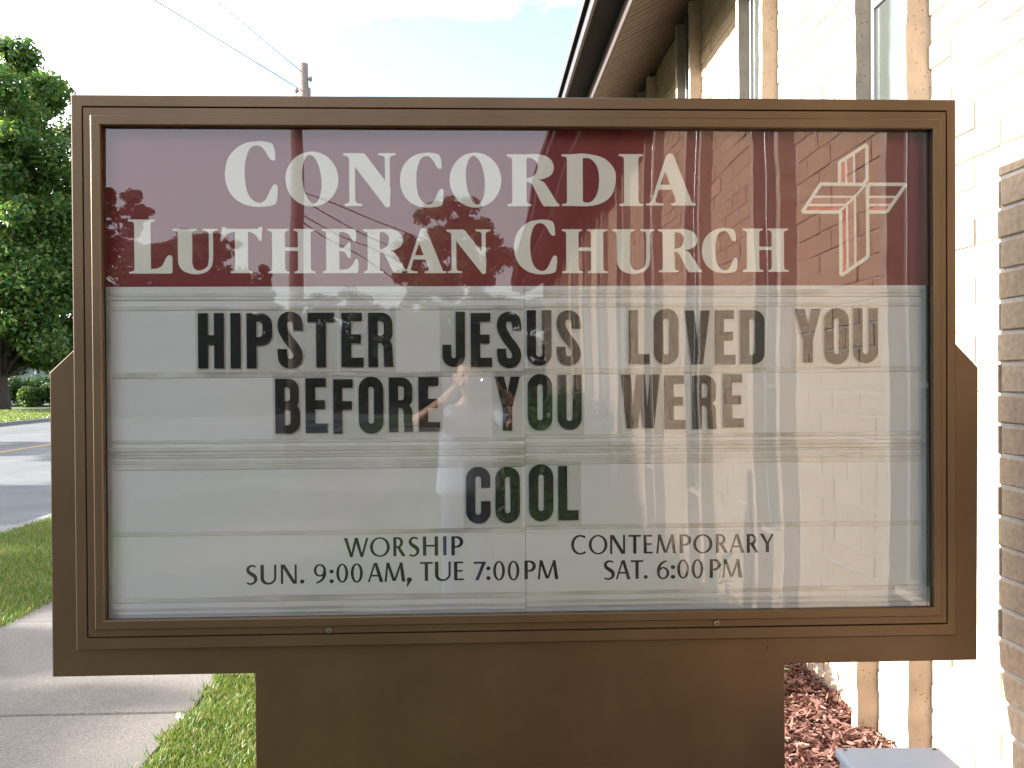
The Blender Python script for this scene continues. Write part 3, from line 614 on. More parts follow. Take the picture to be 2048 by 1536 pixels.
SML = [
  ('W', -0.4029, -0.3304, 1.0653, 1.1226), ('O', -0.3263, -0.2671, 1.0652, 1.124), ('R', -0.257, -0.2205, 1.0665, 1.1233), ('S', -0.2116, -0.1797, 1.0644, 1.1239), ('H', -0.1693, -0.1242, 1.0667, 1.1242),
  ('I', -0.1094, -0.099, 1.0676, 1.1242), ('P', -0.0849, -0.0492, 1.0671, 1.1238), ('S', -0.6904, -0.6578, 0.9873, 1.0468), ('U', -0.6486, -0.6022, 0.9874, 1.0462), ('N', -0.589, -0.5422, 0.9891, 1.0464),
  ('.', -0.5328, -0.5203, 0.9892, 1.0014), ('9', -0.4923, -0.4558, 0.9884, 1.0464), (':', -0.4459, -0.4336, 0.9891, 1.0296), ('0', -0.4261, -0.3908, 0.9901, 1.0465), ('0', -0.3834, -0.3475, 0.9895, 1.047),
  ('A', -0.3333, -0.287, 0.9905, 1.0477), ('M', -0.2836, -0.2219, 0.9908, 1.0479), (',', -0.2186, -0.2023, 0.9753, 1.003), ('T', -0.1785, -0.1403, 0.9918, 1.0483), ('U', -0.1341, -0.087, 0.9905, 1.0488),
  ('E', -0.0772, -0.0481, 0.9922, 1.0481), ('7', -0.0185, 0.0174, 0.9916, 1.0468), (':', 0.0187, 0.0314, 0.9918, 1.0324), ('0', 0.0393, 0.0747, 0.9899, 1.0483), ('0', 0.0826, 0.1177, 0.9892, 1.0484),
  ('P', 0.1329, 0.1673, 0.9924, 1.0483), ('M', 0.1727, 0.2347, 0.9916, 1.0485), None, ('C', 0.2733, 0.3184, 1.0637, 1.1232), ('O', 0.3263, 0.3827, 1.0637, 1.1224),
  ('N', 0.3907, 0.4359, 1.0645, 1.1217), ('T', 0.4463, 0.484, 1.0647, 1.121), ('E', 0.492, 0.5195, 1.0646, 1.1205), ('M', 0.53, 0.5902, 1.0639, 1.1212), ('P', 0.6011, 0.636, 1.0638, 1.1204),
  ('O', 0.642, 0.7006, 1.0624, 1.1207), ('R', 0.7111, 0.7483, 1.0634, 1.1205), ('A', 0.7524, 0.798, 1.0632, 1.1199), ('R', 0.8052, 0.8427, 1.0626, 1.1193), ('Y', 0.8451, 0.8881, 1.064, 1.1197),
  ('S', 0.3713, 0.4044, 0.9865, 1.0459), ('A', 0.4075, 0.4521, 0.9883, 1.0454), ('T', 0.4527, 0.4904, 0.9886, 1.0448), ('.', 0.4918, 0.5039, 0.9882, 0.9999), ('6', 0.5318, 0.569, 0.9865, 1.0437),
  (':', 0.5735, 0.5871, 0.9876, 1.0282), ('0', 0.5932, 0.6293, 0.9871, 1.0453), ('0', 0.6372, 0.6728, 0.9871, 1.0453), ('P', 0.6918, 0.726, 0.9887, 1.0448), ('M', 0.7298, 0.7906, 0.988, 1.0441),
]
# ------------------------------------------------------------ the sign
SY = 2.60
sign = thing('church_sign', 'bronze framed church sign with maroon header and white letter board on a wide post', 'sign', (0.13, 2.8, 0))
def onsign(name, me, mat, parent=None, **k):
    if parent is None: return link(name, me, mat, sign, (-0.13, -2.8, 0), **k)
    return link(name, me, mat, parent, **k)
cover = [(-1.250, 0.729), (-1.249, 1.619), (-1.180, 1.684), (-1.140, 1.722), (-1.140, 0.845), (1.404, 0.845), (1.404, 1.727), (1.447, 1.686), (1.512, 1.618), (1.507, 0.729), (0.916, 0.729), (0.916, -0.05), (-0.664, -0.05), (-0.664, 0.729)]
onsign('post_cover', prism(cover, 2.632, 2.93, 0.003), BRONZE)
F0, F1 = (-1.167, 1.427, 0.814, 2.417), (-1.135, 1.399, 0.850, 2.383)
D0, D1 = (-1.1325, 1.3965, 0.8525, 2.3805), (-1.079, 1.351, 0.904, 2.326)
cab = MB(); cab.box(F0[0]+.002, F0[1]-.002, 2.66, 2.945, F0[2]+.002, F0[3]-.002)
onsign('cabinet', cab.mesh(bevel=0.003), BRONZE)
gp = MB()
for a, b, c, d in ((F1[0]-.004, D0[0]+.01, D0[2], D0[3]), (D0[1]-.01, F1[1]+.004, D0[2], D0[3]), (F1[0]-.004, F1[1]+.004, F1[2]-.004, D0[2]+.01), (F1[0]-.004, F1[1]+.004, D0[3]-.01, F1[3]+.004)): gp.box(a, b, 2.612, 2.655, c, d)
onsign('door_gasket', gp.mesh(), GAP)
def rails(name, A, B, prof, mat):
    """a mitred frame between rectangles A (outer) and B (inner); prof = (share of the way in, y)"""
    def cn(t):
        x0, x1, z0, z1 = (A[i]+(B[i]-A[i])*t for i in range(4)); return [(x0, z0), (x1, z0), (x1, z1), (x0, z1)]
    for s in range(4):
        V, Fc = [], []
        for t, y in prof:
            c = cn(t); V += [(c[s][0], y, c[s][1]), (c[(s+1) % 4][0], y, c[(s+1) % 4][1])]
        n = len(prof)
        for i in range(n-1): Fc.append((2*i, 2*i+1, 2*i+3, 2*i+2))
        Fc += [tuple(2*i for i in range(n)), tuple(2*i+1 for i in range(n-1, -1, -1)), (2*(n-1), 2*(n-1)+1, 1, 0)]
        bm = bmesh.new(); me = raw(V, Fc); bm.from_mesh(me); bmesh.ops.recalc_face_normals(bm, faces=bm.faces); bm.to_mesh(me); bm.free()
        onsign(name, me, mat)
rails('frame_rail', F0, F1, [(0, 2.659), (0, 2.604), (.06, 2.6008), (.13, 2.600), (.96, 2.600), (1, 2.602), (1, 2.659)], BRONZE)
rails('door_rail', D0, D1, [(0, 2.652), (0, 2.602), (.03, 2.600), (.44, 2.600), (.455, 2.592), (.48, 2.5885), (.52, 2.587), (.94, 2.587), (.985, 2.589), (1, 2.593), (1, 2.6065), (.6, 2.645), (.5, 2.652)], BRONZE)
for x, z in ((-0.441, 0.863), (0.700, 0.866)):
    q = MB(); q.tube([(x, 2.5985, z), (x, 2.593, z)], 0.0085, 18)
    lk = onsign('lock', q.mesh(bevel=0.001), STEEL)
    q = MB(); q.tube([(x, 2.5928, z-.001), (x, 2.5915, z-.001)], 0.003, 10); onsign('keyhole', q.mesh(), GAP, lk)
q = MB(); q.tube([(0.863, 2.631, 0.778), (0.863, 2.628, 0.778)], 0.003, 10); onsign('screw', q.mesh(), GAP)
for z in (1.2, 2.0):
    q = MB(); q.box(F0[1]-.001, F0[1]+.004, 2.64, 2.665, z-.03, z+.03); onsign('hinge', q.mesh(bevel=.001), BRONZE)

# the clear pane: rests a little out of plumb and is not quite flat, as sheet plastic is
nx, nzv = 150, 90; gx0, gx1, gz0, gz1 = -1.084, 1.356, 0.899, 2.331
V = []
for j in range(nzv+1):
    for i in range(nx+1):
        x = gx0+(gx1-gx0)*i/nx; z = gz0+(gz1-gz0)*j/nzv
        w = 0.0010*noise.noise(Vector((x*1.5, z*2.1, 3.1)))+0.00036*noise.noise(Vector((x*2.2+7, z*6.5, 1.7)))+0.00004*noise.noise(Vector((x*7+7, z*11, 5.7)))
        V.append((x, 2.6045+(z-1.6)*math.tan(R(0.40))+w, z))
Fc = [(j*(nx+1)+i, j*(nx+1)+i+1, (j+1)*(nx+1)+i+1, (j+1)*(nx+1)+i) for j in range(nzv) for i in range(nx)]
nb = len(V); cs = [0, nx, nzv*(nx+1)+nx, nzv*(nx+1)]
V += [(V[c][0], V[c][1]+0.004, V[c][2]) for c in cs]
me = raw(V, Fc+[(nb, nb+3, nb+2, nb+1)])
me.materials.append(GLASS); me.materials.append(GLASSB); me.polygons[-1].material_index = 1
me.polygons.foreach_set('use_smooth', [True]*len(me.polygons))
onsign('clear_pane', me, None)

hp = MB(); hp.box(-1.112, 1.380, 2.650, 2.653, 1.8695, 2.378)
header = onsign('header_panel', hp.mesh(), MAROON)
for r in HDR:
    if r: onsign('letter', glyph(SERIF, 's', r[0], r[1:], 2.6488, 0.0010), WHITEP, header)
def seg(a, b, w):
    dx, dz = b[0]-a[0], b[1]-a[1]; l = math.hypot(dx, dz); n = (-dz/l*w/2, dx/l*w/2); e = (dx/l*w*.25, dz/l*w*.25)
    return [('+', [(a[0]+n[0]-e[0], a[1]+n[1]-e[1]), (b[0]+n[0]+e[0], b[1]+n[1]+e[1]), (b[0]-n[0]+e[0], b[1]-n[1]+e[1]), (a[0]-n[0]-e[0], a[1]-n[1]-e[1])])]
def chain(P, w):
    o = []
    for a, b in zip(P, P[1:]): o += seg(a, b, w)
    for a in P: o.append(('+', el(a[0], a[1], w/2, w/2, 0, 12)))
    return o
W1, W2 = 38, 25
X = []
X += chain([(500, 480), (500, 245), (520, 228), (800, 45), (810, 60), (812, 430), (770, 485), (290, 480), (88, 778), (95, 790), (480, 790), (512, 800), (515, 1480), (530, 1488), (800, 1300), (818, 1275), (815, 520)], W1)
X += chain([(835, 482), (1235, 482), (1242, 495), (1045, 775), (1015, 790), (835, 790)], W1)+chain([(818, 540), (822, 500), (850, 482)], W1)
X += chain([(210, 622), (655, 622), (700, 590), (790, 490)], W2)+chain([(155, 712), (560, 712), (600, 690), (680, 615)], W2)+chain([(480, 786), (530, 760), (575, 712)], W2)
X += chain([(582, 720), (590, 1440)], W2)+chain([(674, 625), (678, 1370)], W2)+chain([(573, 200), (575, 470)], W2)+chain([(664, 150), (666, 470)], W2)
X += chain([(830, 622), (1130, 622)], W2)+chain([(830, 712), (1068, 712)], W2)
def crossxy(a, b): return (1.0+(a-155)/5.4875*0.001494, 2.112-(b-712)/5.4875*0.001494)
def rawfig(ops, yf, t):
    V, E = [], []
    for s, P in ops:
        n = len(V); V += [Vector(a) for a in P]; E += [(n+i, n+(i+1) % len(P)) for i in range(len(P))]
    r = delaunay_2d_cdt(V, E, [], 0, 1e-3); v, f = r[0], r[2]
    keep = [tuple(t_) for t_ in f if any(inside(P, sum(v[i].x for i in t_)/3, sum(v[i].y for i in t_)/3) for s, P in ops)]
    used = sorted({i for t_ in keep for i in t_}); mp_ = {i: k for k, i in enumerate(used)}
    return plate([crossxy(v[i].x, v[i].y) for i in used], [tuple(mp_[i] for i in t_) for t_ in keep], yf, t)
onsign('cross_outline', rawfig(X, 2.6486, 0.0012), WHITEP, header)
for P, ma in (([(515, 260), (562, 225), (565, 478), (515, 478)], REDP), ([(584, 205), (655, 160), (655, 478), (584, 478)], MAUVE), ([(185, 640), (645, 640), (575, 702), (165, 702)], MAUVE), ([(130, 725), (555, 725), (500, 775), (112, 775)], REDP),
              ([(527, 800), (570, 735), (575, 1440), (527, 1470)], REDP), ([(600, 715), (663, 650), (668, 1370), (600, 1410)], MAUVE), ([(835, 635), (1115, 635), (1075, 702), (835, 702)], MAUVE), ([(835, 725), (1055, 725), (1030, 775), (835, 775)], REDP)):
    onsign('cross_stripe', rawfig([('+', P)], 2.6492, 0.0008), ma, header)

def letter_board(x0, x1, dz, seed):
    b = MB(); b.box(x0, x1, 2.650, 2.654, 0.893, 1.8690)
    bd_ = onsign('letter_board', b.mesh(), BOARD)
    def rail(z0, z1, y, e0=0.010, e1=0.010):
        q = MB(); q.box(x0+e0, x1-e1, y, 2.6498, z0+dz, z1+dz); onsign('track_rail', q.mesh(bevel=0.0012), RAIL, bd_)
    e0 = 0.016 if seed == 1 else 0.0005; e1 = 0.016 if seed == 2 else 0.0005
    for z0, z1, y in ((1.799, 1.812, 2.646), (1.600, 1.617, 2.6465), (1.407, 1.4185, 2.646), (1.329, 1.343, 2.646), (1.134, 1.147, 2.6465), (0.937, 0.952, 2.646)): rail(z0, z1, y, e0, e1)
    for z0, z1, y in ((1.829, 1.8395, 2.6455), (1.8400, 1.851, 2.6475), (1.3640, 1.372, 2.6445), (1.3725, 1.382, 2.6475), (1.3830, 1.3965, 2.6462), (1.345, 1.357, 2.6478), (0.9135, 0.9225, 2.6465), (0.899, 0.906, 2.6465)): rail(z0, z1, y, e0*.4, e1*.4)
    if seed == 1: 
        q = MB(); q.box(x0+0.0005, x0+0.014, 2.6475, 2.6498, 0.905, 1.858); onsign('side_strip', q.mesh(bevel=.001), RAIL, bd_)
    else:
        q = MB(); q.box(x1-0.014, x1-0.0005, 2.6475, 2.6498, 0.905, 1.858); onsign('side_strip', q.mesh(bevel=.001), RAIL, bd_)
letter_board(-1.093, 0.1365, 0, 1)
letter_board(0.1375, 1.360, 0.006, 2)
db = MB(); db.box(-1.13, 1.395, 2.656, 2.6585, 0.86, 2.375); onsign('backing', db.mesh(), GAP)

# changeable letter tiles: each can be lifted out of its track
words = [['HIPSTER', 'JESUS', 'LOVED', 'YOU'], ['BEFORE', 'YOU', 'WERE'], ['COOL']]
ORD = ['first', 'second', 'third', 'fourth', 'fifth', 'sixth', 'last']
rowname = ['top', 'middle', 'bottom']
rows = [[]]
for r in TIL:
    if r is None: rows.append([])
    else: rows[-1].append(r)
for ri, (ws, rw) in enumerate(zip(words, rows)):
    it = iter(rw)
    for w in ws:
        for k, ch in enumerate(w):
            r = next(it); x0, x1, z0, z1 = r[1:]; xm = (x0+x1)/2
            od = ORD[k] if k < len(w)-1 else 'last'
            t = thing('letter_tile', f'clear tile with black letter {ch}, {od} letter of {w} in the {rowname[ri]} message row', 'letter tile', (xm, 2.64, z0), 'changeable letter tiles on the white board')
            q = MB(); q.box(-(x1-x0)/2-0.0075, (x1-x0)/2+0.0075, 0.0018, 0.0034, -0.017, z1-z0+0.014)
            link('clear_card', q.mesh(), CARD, t)
            link('printed_letter', glyph(BLOCK, 'b', ch, (x0, x1, z0, z1), 2.6412, 0.0005, (xm, 2.64, z0)), BLACKP, t)
sm_rows = [[]]
for r in SML:
    if r is None: sm_rows.append([])
    else: sm_rows[-1].append(r)
for (x0, x1, lab), rw in zip(((-0.697, 0.1362, 'printed strip with the Sunday and Tuesday worship times, lower left of the board'), (0.1378, 0.916, 'printed strip with the Saturday contemporary time, lower right of the board')), sm_rows):
    t = thing('service_times_strip', lab, 'printed strip', ((x0+x1)/2, 2.646, 0.955), 'printed service time strips')
    q = MB(); q.box(-(x1-x0)/2, (x1-x0)/2, -0.0015, 0.0015, 0, 0.175); link('strip', q.mesh(), BOARD, t)
    for r in rw: link('printed_letter', glyph(SLIM, 'o', r[0], r[1:], 2.6440, 0.0004, ((x0+x1)/2, 2.646, 0.955)), BLACKP, t)
# ------------------------------------------------------------ trees and plants
def leaf_cloud(centers, rads, n, size, g, flat=0.75):
    """n folded leaf-sized faces spread over the given clumps"""
    centers = np.array(centers); rads = np.array(rads)
    w = rads**2; k = g.choice(len(centers), n, p=w/w.sum())
    d = g.normal(0, 1, (n, 3)); d /= np.linalg.norm(d, axis=1)[:, None]; r = g.random(n)**0.45
    P = centers[k]+d*(r*rads[k])[:, None]*np.array([1, 1, flat])
    nrm = d*0.5+g.normal(0, 0.55, (n, 3))+np.array([0, 0, 0.55]); nrm /= np.linalg.norm(nrm, axis=1)[:, None]
    t = np.cross(nrm, g.normal(0, 1, (n, 3))); t /= np.linalg.norm(t, axis=1)[:, None]; b = np.cross(nrm, t)
    s = (size*g.uniform(0.6, 1.25, n))[:, None]
    V = np.stack([P-t*s, P-b*s*.55+nrm*s*.18, P+t*s, P+b*s*.55+nrm*s*.18], 1).reshape(-1, 3)
    i = np.arange(n)*4
    F = np.stack([i, i+1, i+2, i+3], 1)
    return V, F
def cloud_mesh(V, F, name='crown'):
    me = bpy.data.meshes.new(name); me.vertices.add(len(V)); me.vertices.foreach_set('co', V.ravel())
    me.loops.add(F.size); me.loops.foreach_set('vertex_index', F.ravel().astype(np.int32))
    me.polygons.add(len(F)); me.polygons.foreach_set('loop_start', (np.arange(len(F))*4).astype(np.int32))
    me.update(calc_edges=True); return me
def make_tree(seed, H, Rd, base, tr, nleaf, size, ncl=60, leaf=LEAF, top=0.55, conic=0.0, clump=0.22):
    g = np.random.default_rng(seed); rg = random.Random(seed)
    C, Q = [], []
    while len(C) < ncl:
        u = g.random(); z = base+(H-base)*u
        prof = math.sqrt(max(0.02, 1-((u-0.45)/0.58)**2)) if not conic else max(0.08, (1-u)**conic)
        rr_ = Rd*prof*(0.80+0.4*noise.noise(Vector((u*3+seed, len(C)*.37, 1))))
        a = g.random()*2*math.pi; r = rr_*(0.25+0.75*math.sqrt(g.random()))
        C.append((r*math.cos(a), r*math.sin(a), z)); Q.append(Rd*clump*g.uniform(0.6, 1.35)*(0.6+0.4*prof))
    V, F = leaf_cloud(C, Q, nleaf, size, g)
    crown = cloud_mesh(V, F); crown.materials.append(leaf)
    q = MB(); pts = [(0, 0, -0.3)]; rad = [tr*1.35]
    for k in range(1, 9):
        z = H*0.86*k/8; pts.append((rg.uniform(-.02, .02)*z, rg.uniform(-.02, .02)*z, z)); rad.append(tr*(1-0.88*k/8))
    q.tube(pts, rad, 10)
    for i in range(0, ncl, 2):
        c = C[i]; z0 = max(base*0.75, c[2]-math.hypot(c[0], c[1])*rg.uniform(.5, 1.0)); z0 = min(z0, H*.8)
        k = min(7, int(z0/(H*0.86)*8)); p0 = Vector(pts[k]).lerp(Vector(pts[k+1]), .5); p0.z = z0
        mid = p0.lerp(Vector(c), 0.5)+Vector((rg.uniform(-.2, .2), rg.uniform(-.2, .2), rg.uniform(-.1, .3)))*Rd*.1
        r0 = tr*0.30*(1-z0/H*.7); q.tube([p0, mid, c], [r0, r0*.6, r0*.18], 6)
    tm = q.mesh(smooth=True); tm.materials.append(BARK)
    return tm, crown
def put_tree(me, label, x, y, rz=0, s=1.0, sz=None, group='street and garden trees', name='leafy_tree', z=0):
    t = thing(name, label, 'tree', (x, y, z), group); t.rotation_euler.z = rz; t.scale = (s, s, sz or s)
    link('trunk', me[0], None, t); link('crown', me[1], None, t); return t
big = make_tree(11, 18.6, 7.0, 2.0, 0.45, 125000, 0.16, 210, clump=0.165)
put_tree(big, 'tall maple with dense green crown across the road at the left edge', -24.9, 47.0, 2.1)
mid = make_tree(21, 9.5, 3.4, 2.0, 0.20, 34000, 0.10, 130, clump=0.15)
upr = make_tree(31, 11.5, 2.8, 1.4, 0.18, 34000, 0.085, 150, leaf=LEAFD, clump=0.13)
sml_ = make_tree(41, 4.6, 2.1, 1.5, 0.09, 9000, 0.08, 30)
low = make_tree(61, 6.2, 3.0, 0.2, 0.15, 24000, 0.09, 120, leaf=LEAFD, clump=0.17)
con = make_tree(51, 8.0, 2.1, 0.8, 0.14, 18000, 0.08, 90, leaf=LEAFD, conic=0.8, clump=0.15)
# beyond the big tree, seen in slivers under and through it
put_tree(mid, 'rounded tree behind the big maple beside the pale house', -33, 66, 1.0, 1.1)
put_tree(mid, 'leafy tree shading the pale house front from the right', -24.5, 72, 2.6, 1.25)
put_tree(mid, 'lower tree far back at the left edge beyond the road', -41, 62, 4.0, 1.15)
# street trees left of the frame: their shade lies on the road and the grass
put_tree(mid, 'street tree across the road just left of the view', -23.5, 14.6, 0.4, 0.92)
put_tree(mid, 'second street tree across the road left of the view', -25.0, 23.5, 3.4, 0.95)
put_tree(mid, 'street tree across the road opposite the sign', -20.3, 6.6, 0.9, 0.76)
put_tree(mid, 'street tree across the road between the two street trees left of the view', -22.5, 10.3, 5.2, 0.93)
for i in range(7):
    put_tree(mid, ['first', 'second', 'third', 'fourth', 'fifth', 'sixth', 'farthest'][i]+' street tree across the road behind the photographer, shading the lawn', -20.4-.7*(i % 2), 0.8-5.6*i, i*1.3, 0.84+.02*(i % 3))
for i in range(19):
    put_tree(low, ['first', 'second', 'third', 'fourth', 'fifth', 'sixth', 'seventh', 'eighth', 'ninth', 'tenth', 'eleventh', 'twelfth', 'thirteenth', 'fourteenth', 'fifteenth', 'sixteenth', 'seventeenth', 'eighteenth', 'last'][i]+' dense dark tree from the left in the mirrored tree row', -41+2.45*i, -51-2.5*(i % 3), i*.9, (0.90+.10*((i*7) % 4))*(1.35 if i < 11 else 1.1), group='dense mirrored tree row')
# behind the photographer, seen mirrored in the clear pane
put_tree(upr, 'narrow upright tree mirrored at the left end of the header', -23.6, -55, 0.2, 1.3)
put_tree(upr, 'second upright tree mirrored beside the narrow one at the left', -27.5, -57, 2.2, 1.35)
put_tree(mid, 'rounded tree mirrored above the letter L of the header', -18.4, -55, 1.2, 1.25)
put_tree(con, 'pointed tree mirrored between the letters of LUTHERAN', -14.0, -53, 0.0, 1.2)
put_tree(mid, 'broad tree mirrored left of the church roof', -1.6, -50, 5.1, 1.36)
put_tree(mid, 'low far tree mirrored over the words at the header foot', -10.2, -66, 2.0, 0.62)
put_tree(mid, 'far street tree mirrored behind the wooden pole', -12.6, -70, 4.4, 0.7)
put_tree(sml_, 'small garden tree mirrored in the white board', -7.0, -64, 1.0, 1.0)
for x, y, s, lb in ((-29.5, -60, .95, 'dark tree mirrored at the far left behind the upright pair'), (-20.8, -62, .85, 'dark tree mirrored in the gap left of the rounded tree'), (-16.5, -66, .6, 'low tree mirrored under the pointed one')):
    put_tree(mid, lb, x, y, s*7, s)
def bush(name, label, x, y, rx, ry, h, n, size, seed, leaf, cat='bush', z=0):
    g = np.random.default_rng(seed); C = []; Q = []
    for k in range(14): C.append((g.uniform(-rx, rx), g.uniform(-ry, ry), h*g.uniform(.25, .7))); Q.append(h*g.uniform(.28, .48))
    V, F = leaf_cloud(C, Q, n, size, g, .9); V[:, 2] = np.abs(V[:, 2]); me = cloud_mesh(V, F, name); me.materials.append(leaf)
    t = thing(name, label, cat, (x, y, z)); link('foliage', me, None, t)
    q = MB()
    for c in C: q.tube([(c[0]*.4, c[1]*.4, 0), (c[0]*.8, c[1]*.8, c[2]*.6), c], [0.025, .018, .006], 5)
    link('stems', q.mesh(), BARK, t); return t
bush('garden_bush', 'wide dark green bush in front of the pale house', -27.0, 53.0, 3.0, 1.2, 2.0, 16000, .09, 1, LEAFD)
bush('garden_bush', 'low bright green bush beside the big trunk', -24.2, 52.0, 1.6, 1.0, 1.35, 9000, .08, 2, LEAF)
bush('garden_bush', 'dark bush at the left edge behind the big trunk', -31.5, 55.0, 2.4, 1.2, 1.9, 9000, .09, 3, LEAFD)

def clump(label, x, y, h, nst, seed, leafy=7, spread=.16, cat='plant', name='bed_plant', wid=.020, ll=.085):
    g = random.Random(seed); q = MB(); s_ = MB()
    for i in range(nst):
        a = g.uniform(0, 6.28); l = g.uniform(.1, .45); hh = h*g.uniform(.6, 1.05); bx, by = g.uniform(-spread, spread), g.uniform(-spread, spread)
        tip = Vector((bx+math.cos(a)*l*hh, by+math.sin(a)*l*hh, hh)); b0 = Vector((bx, by, 0)); mid_ = b0.lerp(tip, .5)+Vector((0, 0, hh*.1))
        s_.tube([b0, mid_, tip], [.004, .0035, .002], 5)
        for k in range(leafy):
            t = (k+1)/leafy; p0 = (b0.lerp(mid_, t*2) if t < .5 else mid_.lerp(tip, t*2-1)); aa = a+k*2.4+g.uniform(-.4, .4)
            d = Vector((math.cos(aa), math.sin(aa), g.uniform(.1, .9))).normalized(); L_ = ll*g.uniform(.7, 1.3); sd = d.cross(Vector((0, 0, 1))).normalized()*wid*g.uniform(.7, 1.2)
            up = sd.cross(d).normalized()*.006
            q.add([p0, p0+d*L_*.45+sd+up, p0+d*L_-Vector((0, 0, L_*.25)), p0+d*L_*.45-sd+up, p0+d*L_*.5-up], [(0, 1, 4), (1, 2, 4), (2, 3, 4), (3, 0, 4)])
    t = thing(name, label, cat, (x, y, 0.01), 'plants in the mulch bed')
    link('leaves', q.mesh(), PLANT, t); link('stems', s_.mesh(), PLANT, t); return t
k = 0
for x, y, h, n, lb in ((1.36, 4.75, .36, 7, 'tall stemmed bed plant behind the sign post, shading the white wall'), (1.42, 5.15, .40, 7, 'bed plant farther back along the sunny wall behind the post'), (1.30, 4.42, .26, 6, 'short bed plant close behind the sign post')):
    clump(lb, x, y, h, n, 100+k); k += 1
pos = ['nearest to the sign', 'by the sign post', 'next to the wall corner', 'between the fins', 'at the lawn edge', 'in the middle of the bed', 'leaning to the wall', 'behind the photographer', 'far down the bed', 'last one down the wall']
gk = random.Random(3); spots = []
while len(spots) < 44:
    x, y = gk.uniform(.3, 1.45), gk.uniform(-8.5, 0.9)
    if abs(x+.05) < .35 and -0.8 < y < .3: continue
    if all(math.hypot(x-a, y-b) > .3 for a, b in spots): spots.append((x, y))
spots.sort(key=lambda s: -s[1])
NTH = 'first second third fourth fifth sixth seventh eighth ninth tenth eleventh twelfth thirteenth fourteenth fifteenth sixteenth seventeenth eighteenth nineteenth twentieth'.split()
cnt = {}
def plab(i, x, y):
    lane = 'the church wall' if x > 1.05 else ('the middle of the bed' if x > .68 else 'the lawn edge')
    cnt[lane] = cnt.get(lane, 0)+1
    return f'leafy bed plant, {NTH[cnt[lane]-1]} from the sign along {lane}'
for i, (x, y) in enumerate(spots):
    side = 'near the wall' if x > 1.05 else ('in mid bed' if x > .65 else 'near the lawn edge')
    clump(plab(i, x, y), x, y, gk.uniform(.28, .62), 10, 200+i, 8, .18, wid=.03, ll=.12)
for i, (x, y, h, lb) in enumerate(((.55, -5.2, 1.35, 'leafy shrub in the bed mirrored under the word JESUS'), (1.0, -7.0, 1.5, 'taller leafy shrub by the wall mirrored beside the photographer'), (.35, -8.2, 1.2, 'round shrub at the lawn edge mirrored farther back'), (.95, -10.0, 1.55, 'farthest leafy shrub along the mirrored wall'))):
    bush('garden_shrub', lb, x, y, .38, .6, h, 7000, .045, 60+i, LEAFD if i % 2 else PLANT, 'shrub')
bush('garden_shrub', 'low leafy shrub behind the sign post whose shade falls on mulch and wall', .72, 4.72, .42, .36, .52, 3500, .032, 77, PLANT, 'shrub')
# small white flowers at the lawn edge
for i, (x, y, lb) in enumerate(((-1.36, 4.05, 'small white flower bud leaning over the sidewalk edge'), (-1.36, 4.72, 'small white flower at the lawn edge just under the sign'))):
    t = thing('white_flower', lb, 'flower', (x, y, 0.0), 'white flowers at the lawn edge')
    q = MB(); q.tube([(0, 0, 0), (.004, 0, .03), (.002, .003, .055)], .0025, 6); link('stem', q.mesh(), PLANT, t)
    for j in range(4):
        a = j*1.57+.4; q = MB(); c, s = math.cos(a), math.sin(a)
        q.add([(0, 0, .05), (c*.014-s*.010, s*.014+c*.010, .066), (c*.010, s*.010, .092), (c*.014+s*.010, s*.014-c*.010, .066), (c*.018, s*.018, .07)], [(0, 3, 4), (3, 2, 4), (2, 1, 4), (1, 0, 4)])
        link('petal', q.mesh(), PETAL, t)
# ------------------------------------------------------------ utility poles and wires
def pole(x, y, h, label, lean=0):
    t = thing('utility_pole', label, 'utility pole', (x, y, 0), 'wooden poles along the road')
    q = MB(); q.tube([(0, 0, -.3), (.02, 0, h*.35), (.05+lean*.3, 0, h*.6), (lean, 0, h)], [.165, .15, .135, .105], 14); link('shaft', q.mesh(smooth=True), POLEM, t)
    for dx, dz, in ((.13, h-.35), (-.13, h-.62), (.13, h-1.55), (-.12, h-1.25)):
        q = MB(); z = dz; q.tube([(lean+dx*.6, 0, z), (lean+dx*1.25, 0, z)], [.025, .025], 8); q.tube([(lean+dx*1.25, 0, z-.05), (lean+dx*1.25, 0, z), (lean+dx*1.25, 0, z+.06)], [.03, .045, .03], 10)
        link('insulator', q.mesh(), GLASSI, t)
    q = MB(); q.box(lean+.10, lean+.16, -.05, .05, h-1.35, h-.55); link('conduit', q.mesh(bevel=.01), POLEM, t)
    return t
PH = 8.80
pole(-3.98, 20.6, PH, 'weathered wooden utility pole rising behind the sign top')
pole(-3.70, -12.6, PH-.4, 'wooden utility pole behind the photographer, mirrored across the header', .12)
def wire(label, a, b, sag, r=.011):
    q = MB(); P = [Vector(a).lerp(Vector(b), k/20)-Vector((0, 0, sag*4*(k/20)*(1-k/20))) for k in range(21)]; q.tube(P, r, 5)
    o = link('overhead_wire', q.mesh(), WIREM, None, label=label, category='wire', group='overhead wires on the poles'); return o
wire('overhead wire running from the pole top up and left over the road', (-4.02, 20.5, PH-.20), (-4.28, 10.0, 6.95), .0, .010)
wire('second overhead wire leaving the pole lower down towards the upper left', (-4.02, 20.5, PH-.63), (-4.80, 10.0, 6.55), .0, .010)
wire('upper of two short wires left of the pole just above the frame', (-4.1, 20.6, PH-.61), (-18.3, 60, 19.5), .1)
wire('lower of two short wires left of the pole just above the frame', (-4.1, 20.6, PH-.71), (-18.3, 60, 19.1), .1)
for i, (h, x, y, z) in enumerate(((5.35, 12, -60, 5.2), (5.1, 9, -52, 5.2), (5.0, 6, -40, 3.1), (5.5, 14, -52, 7.2))):
    wire(('topmost', 'upper middle', 'lowest', 'thin high')[i]+' service wire mirrored right of the wooden pole', (-3.62, -12.7, h), (x, y, z), .6, .012)
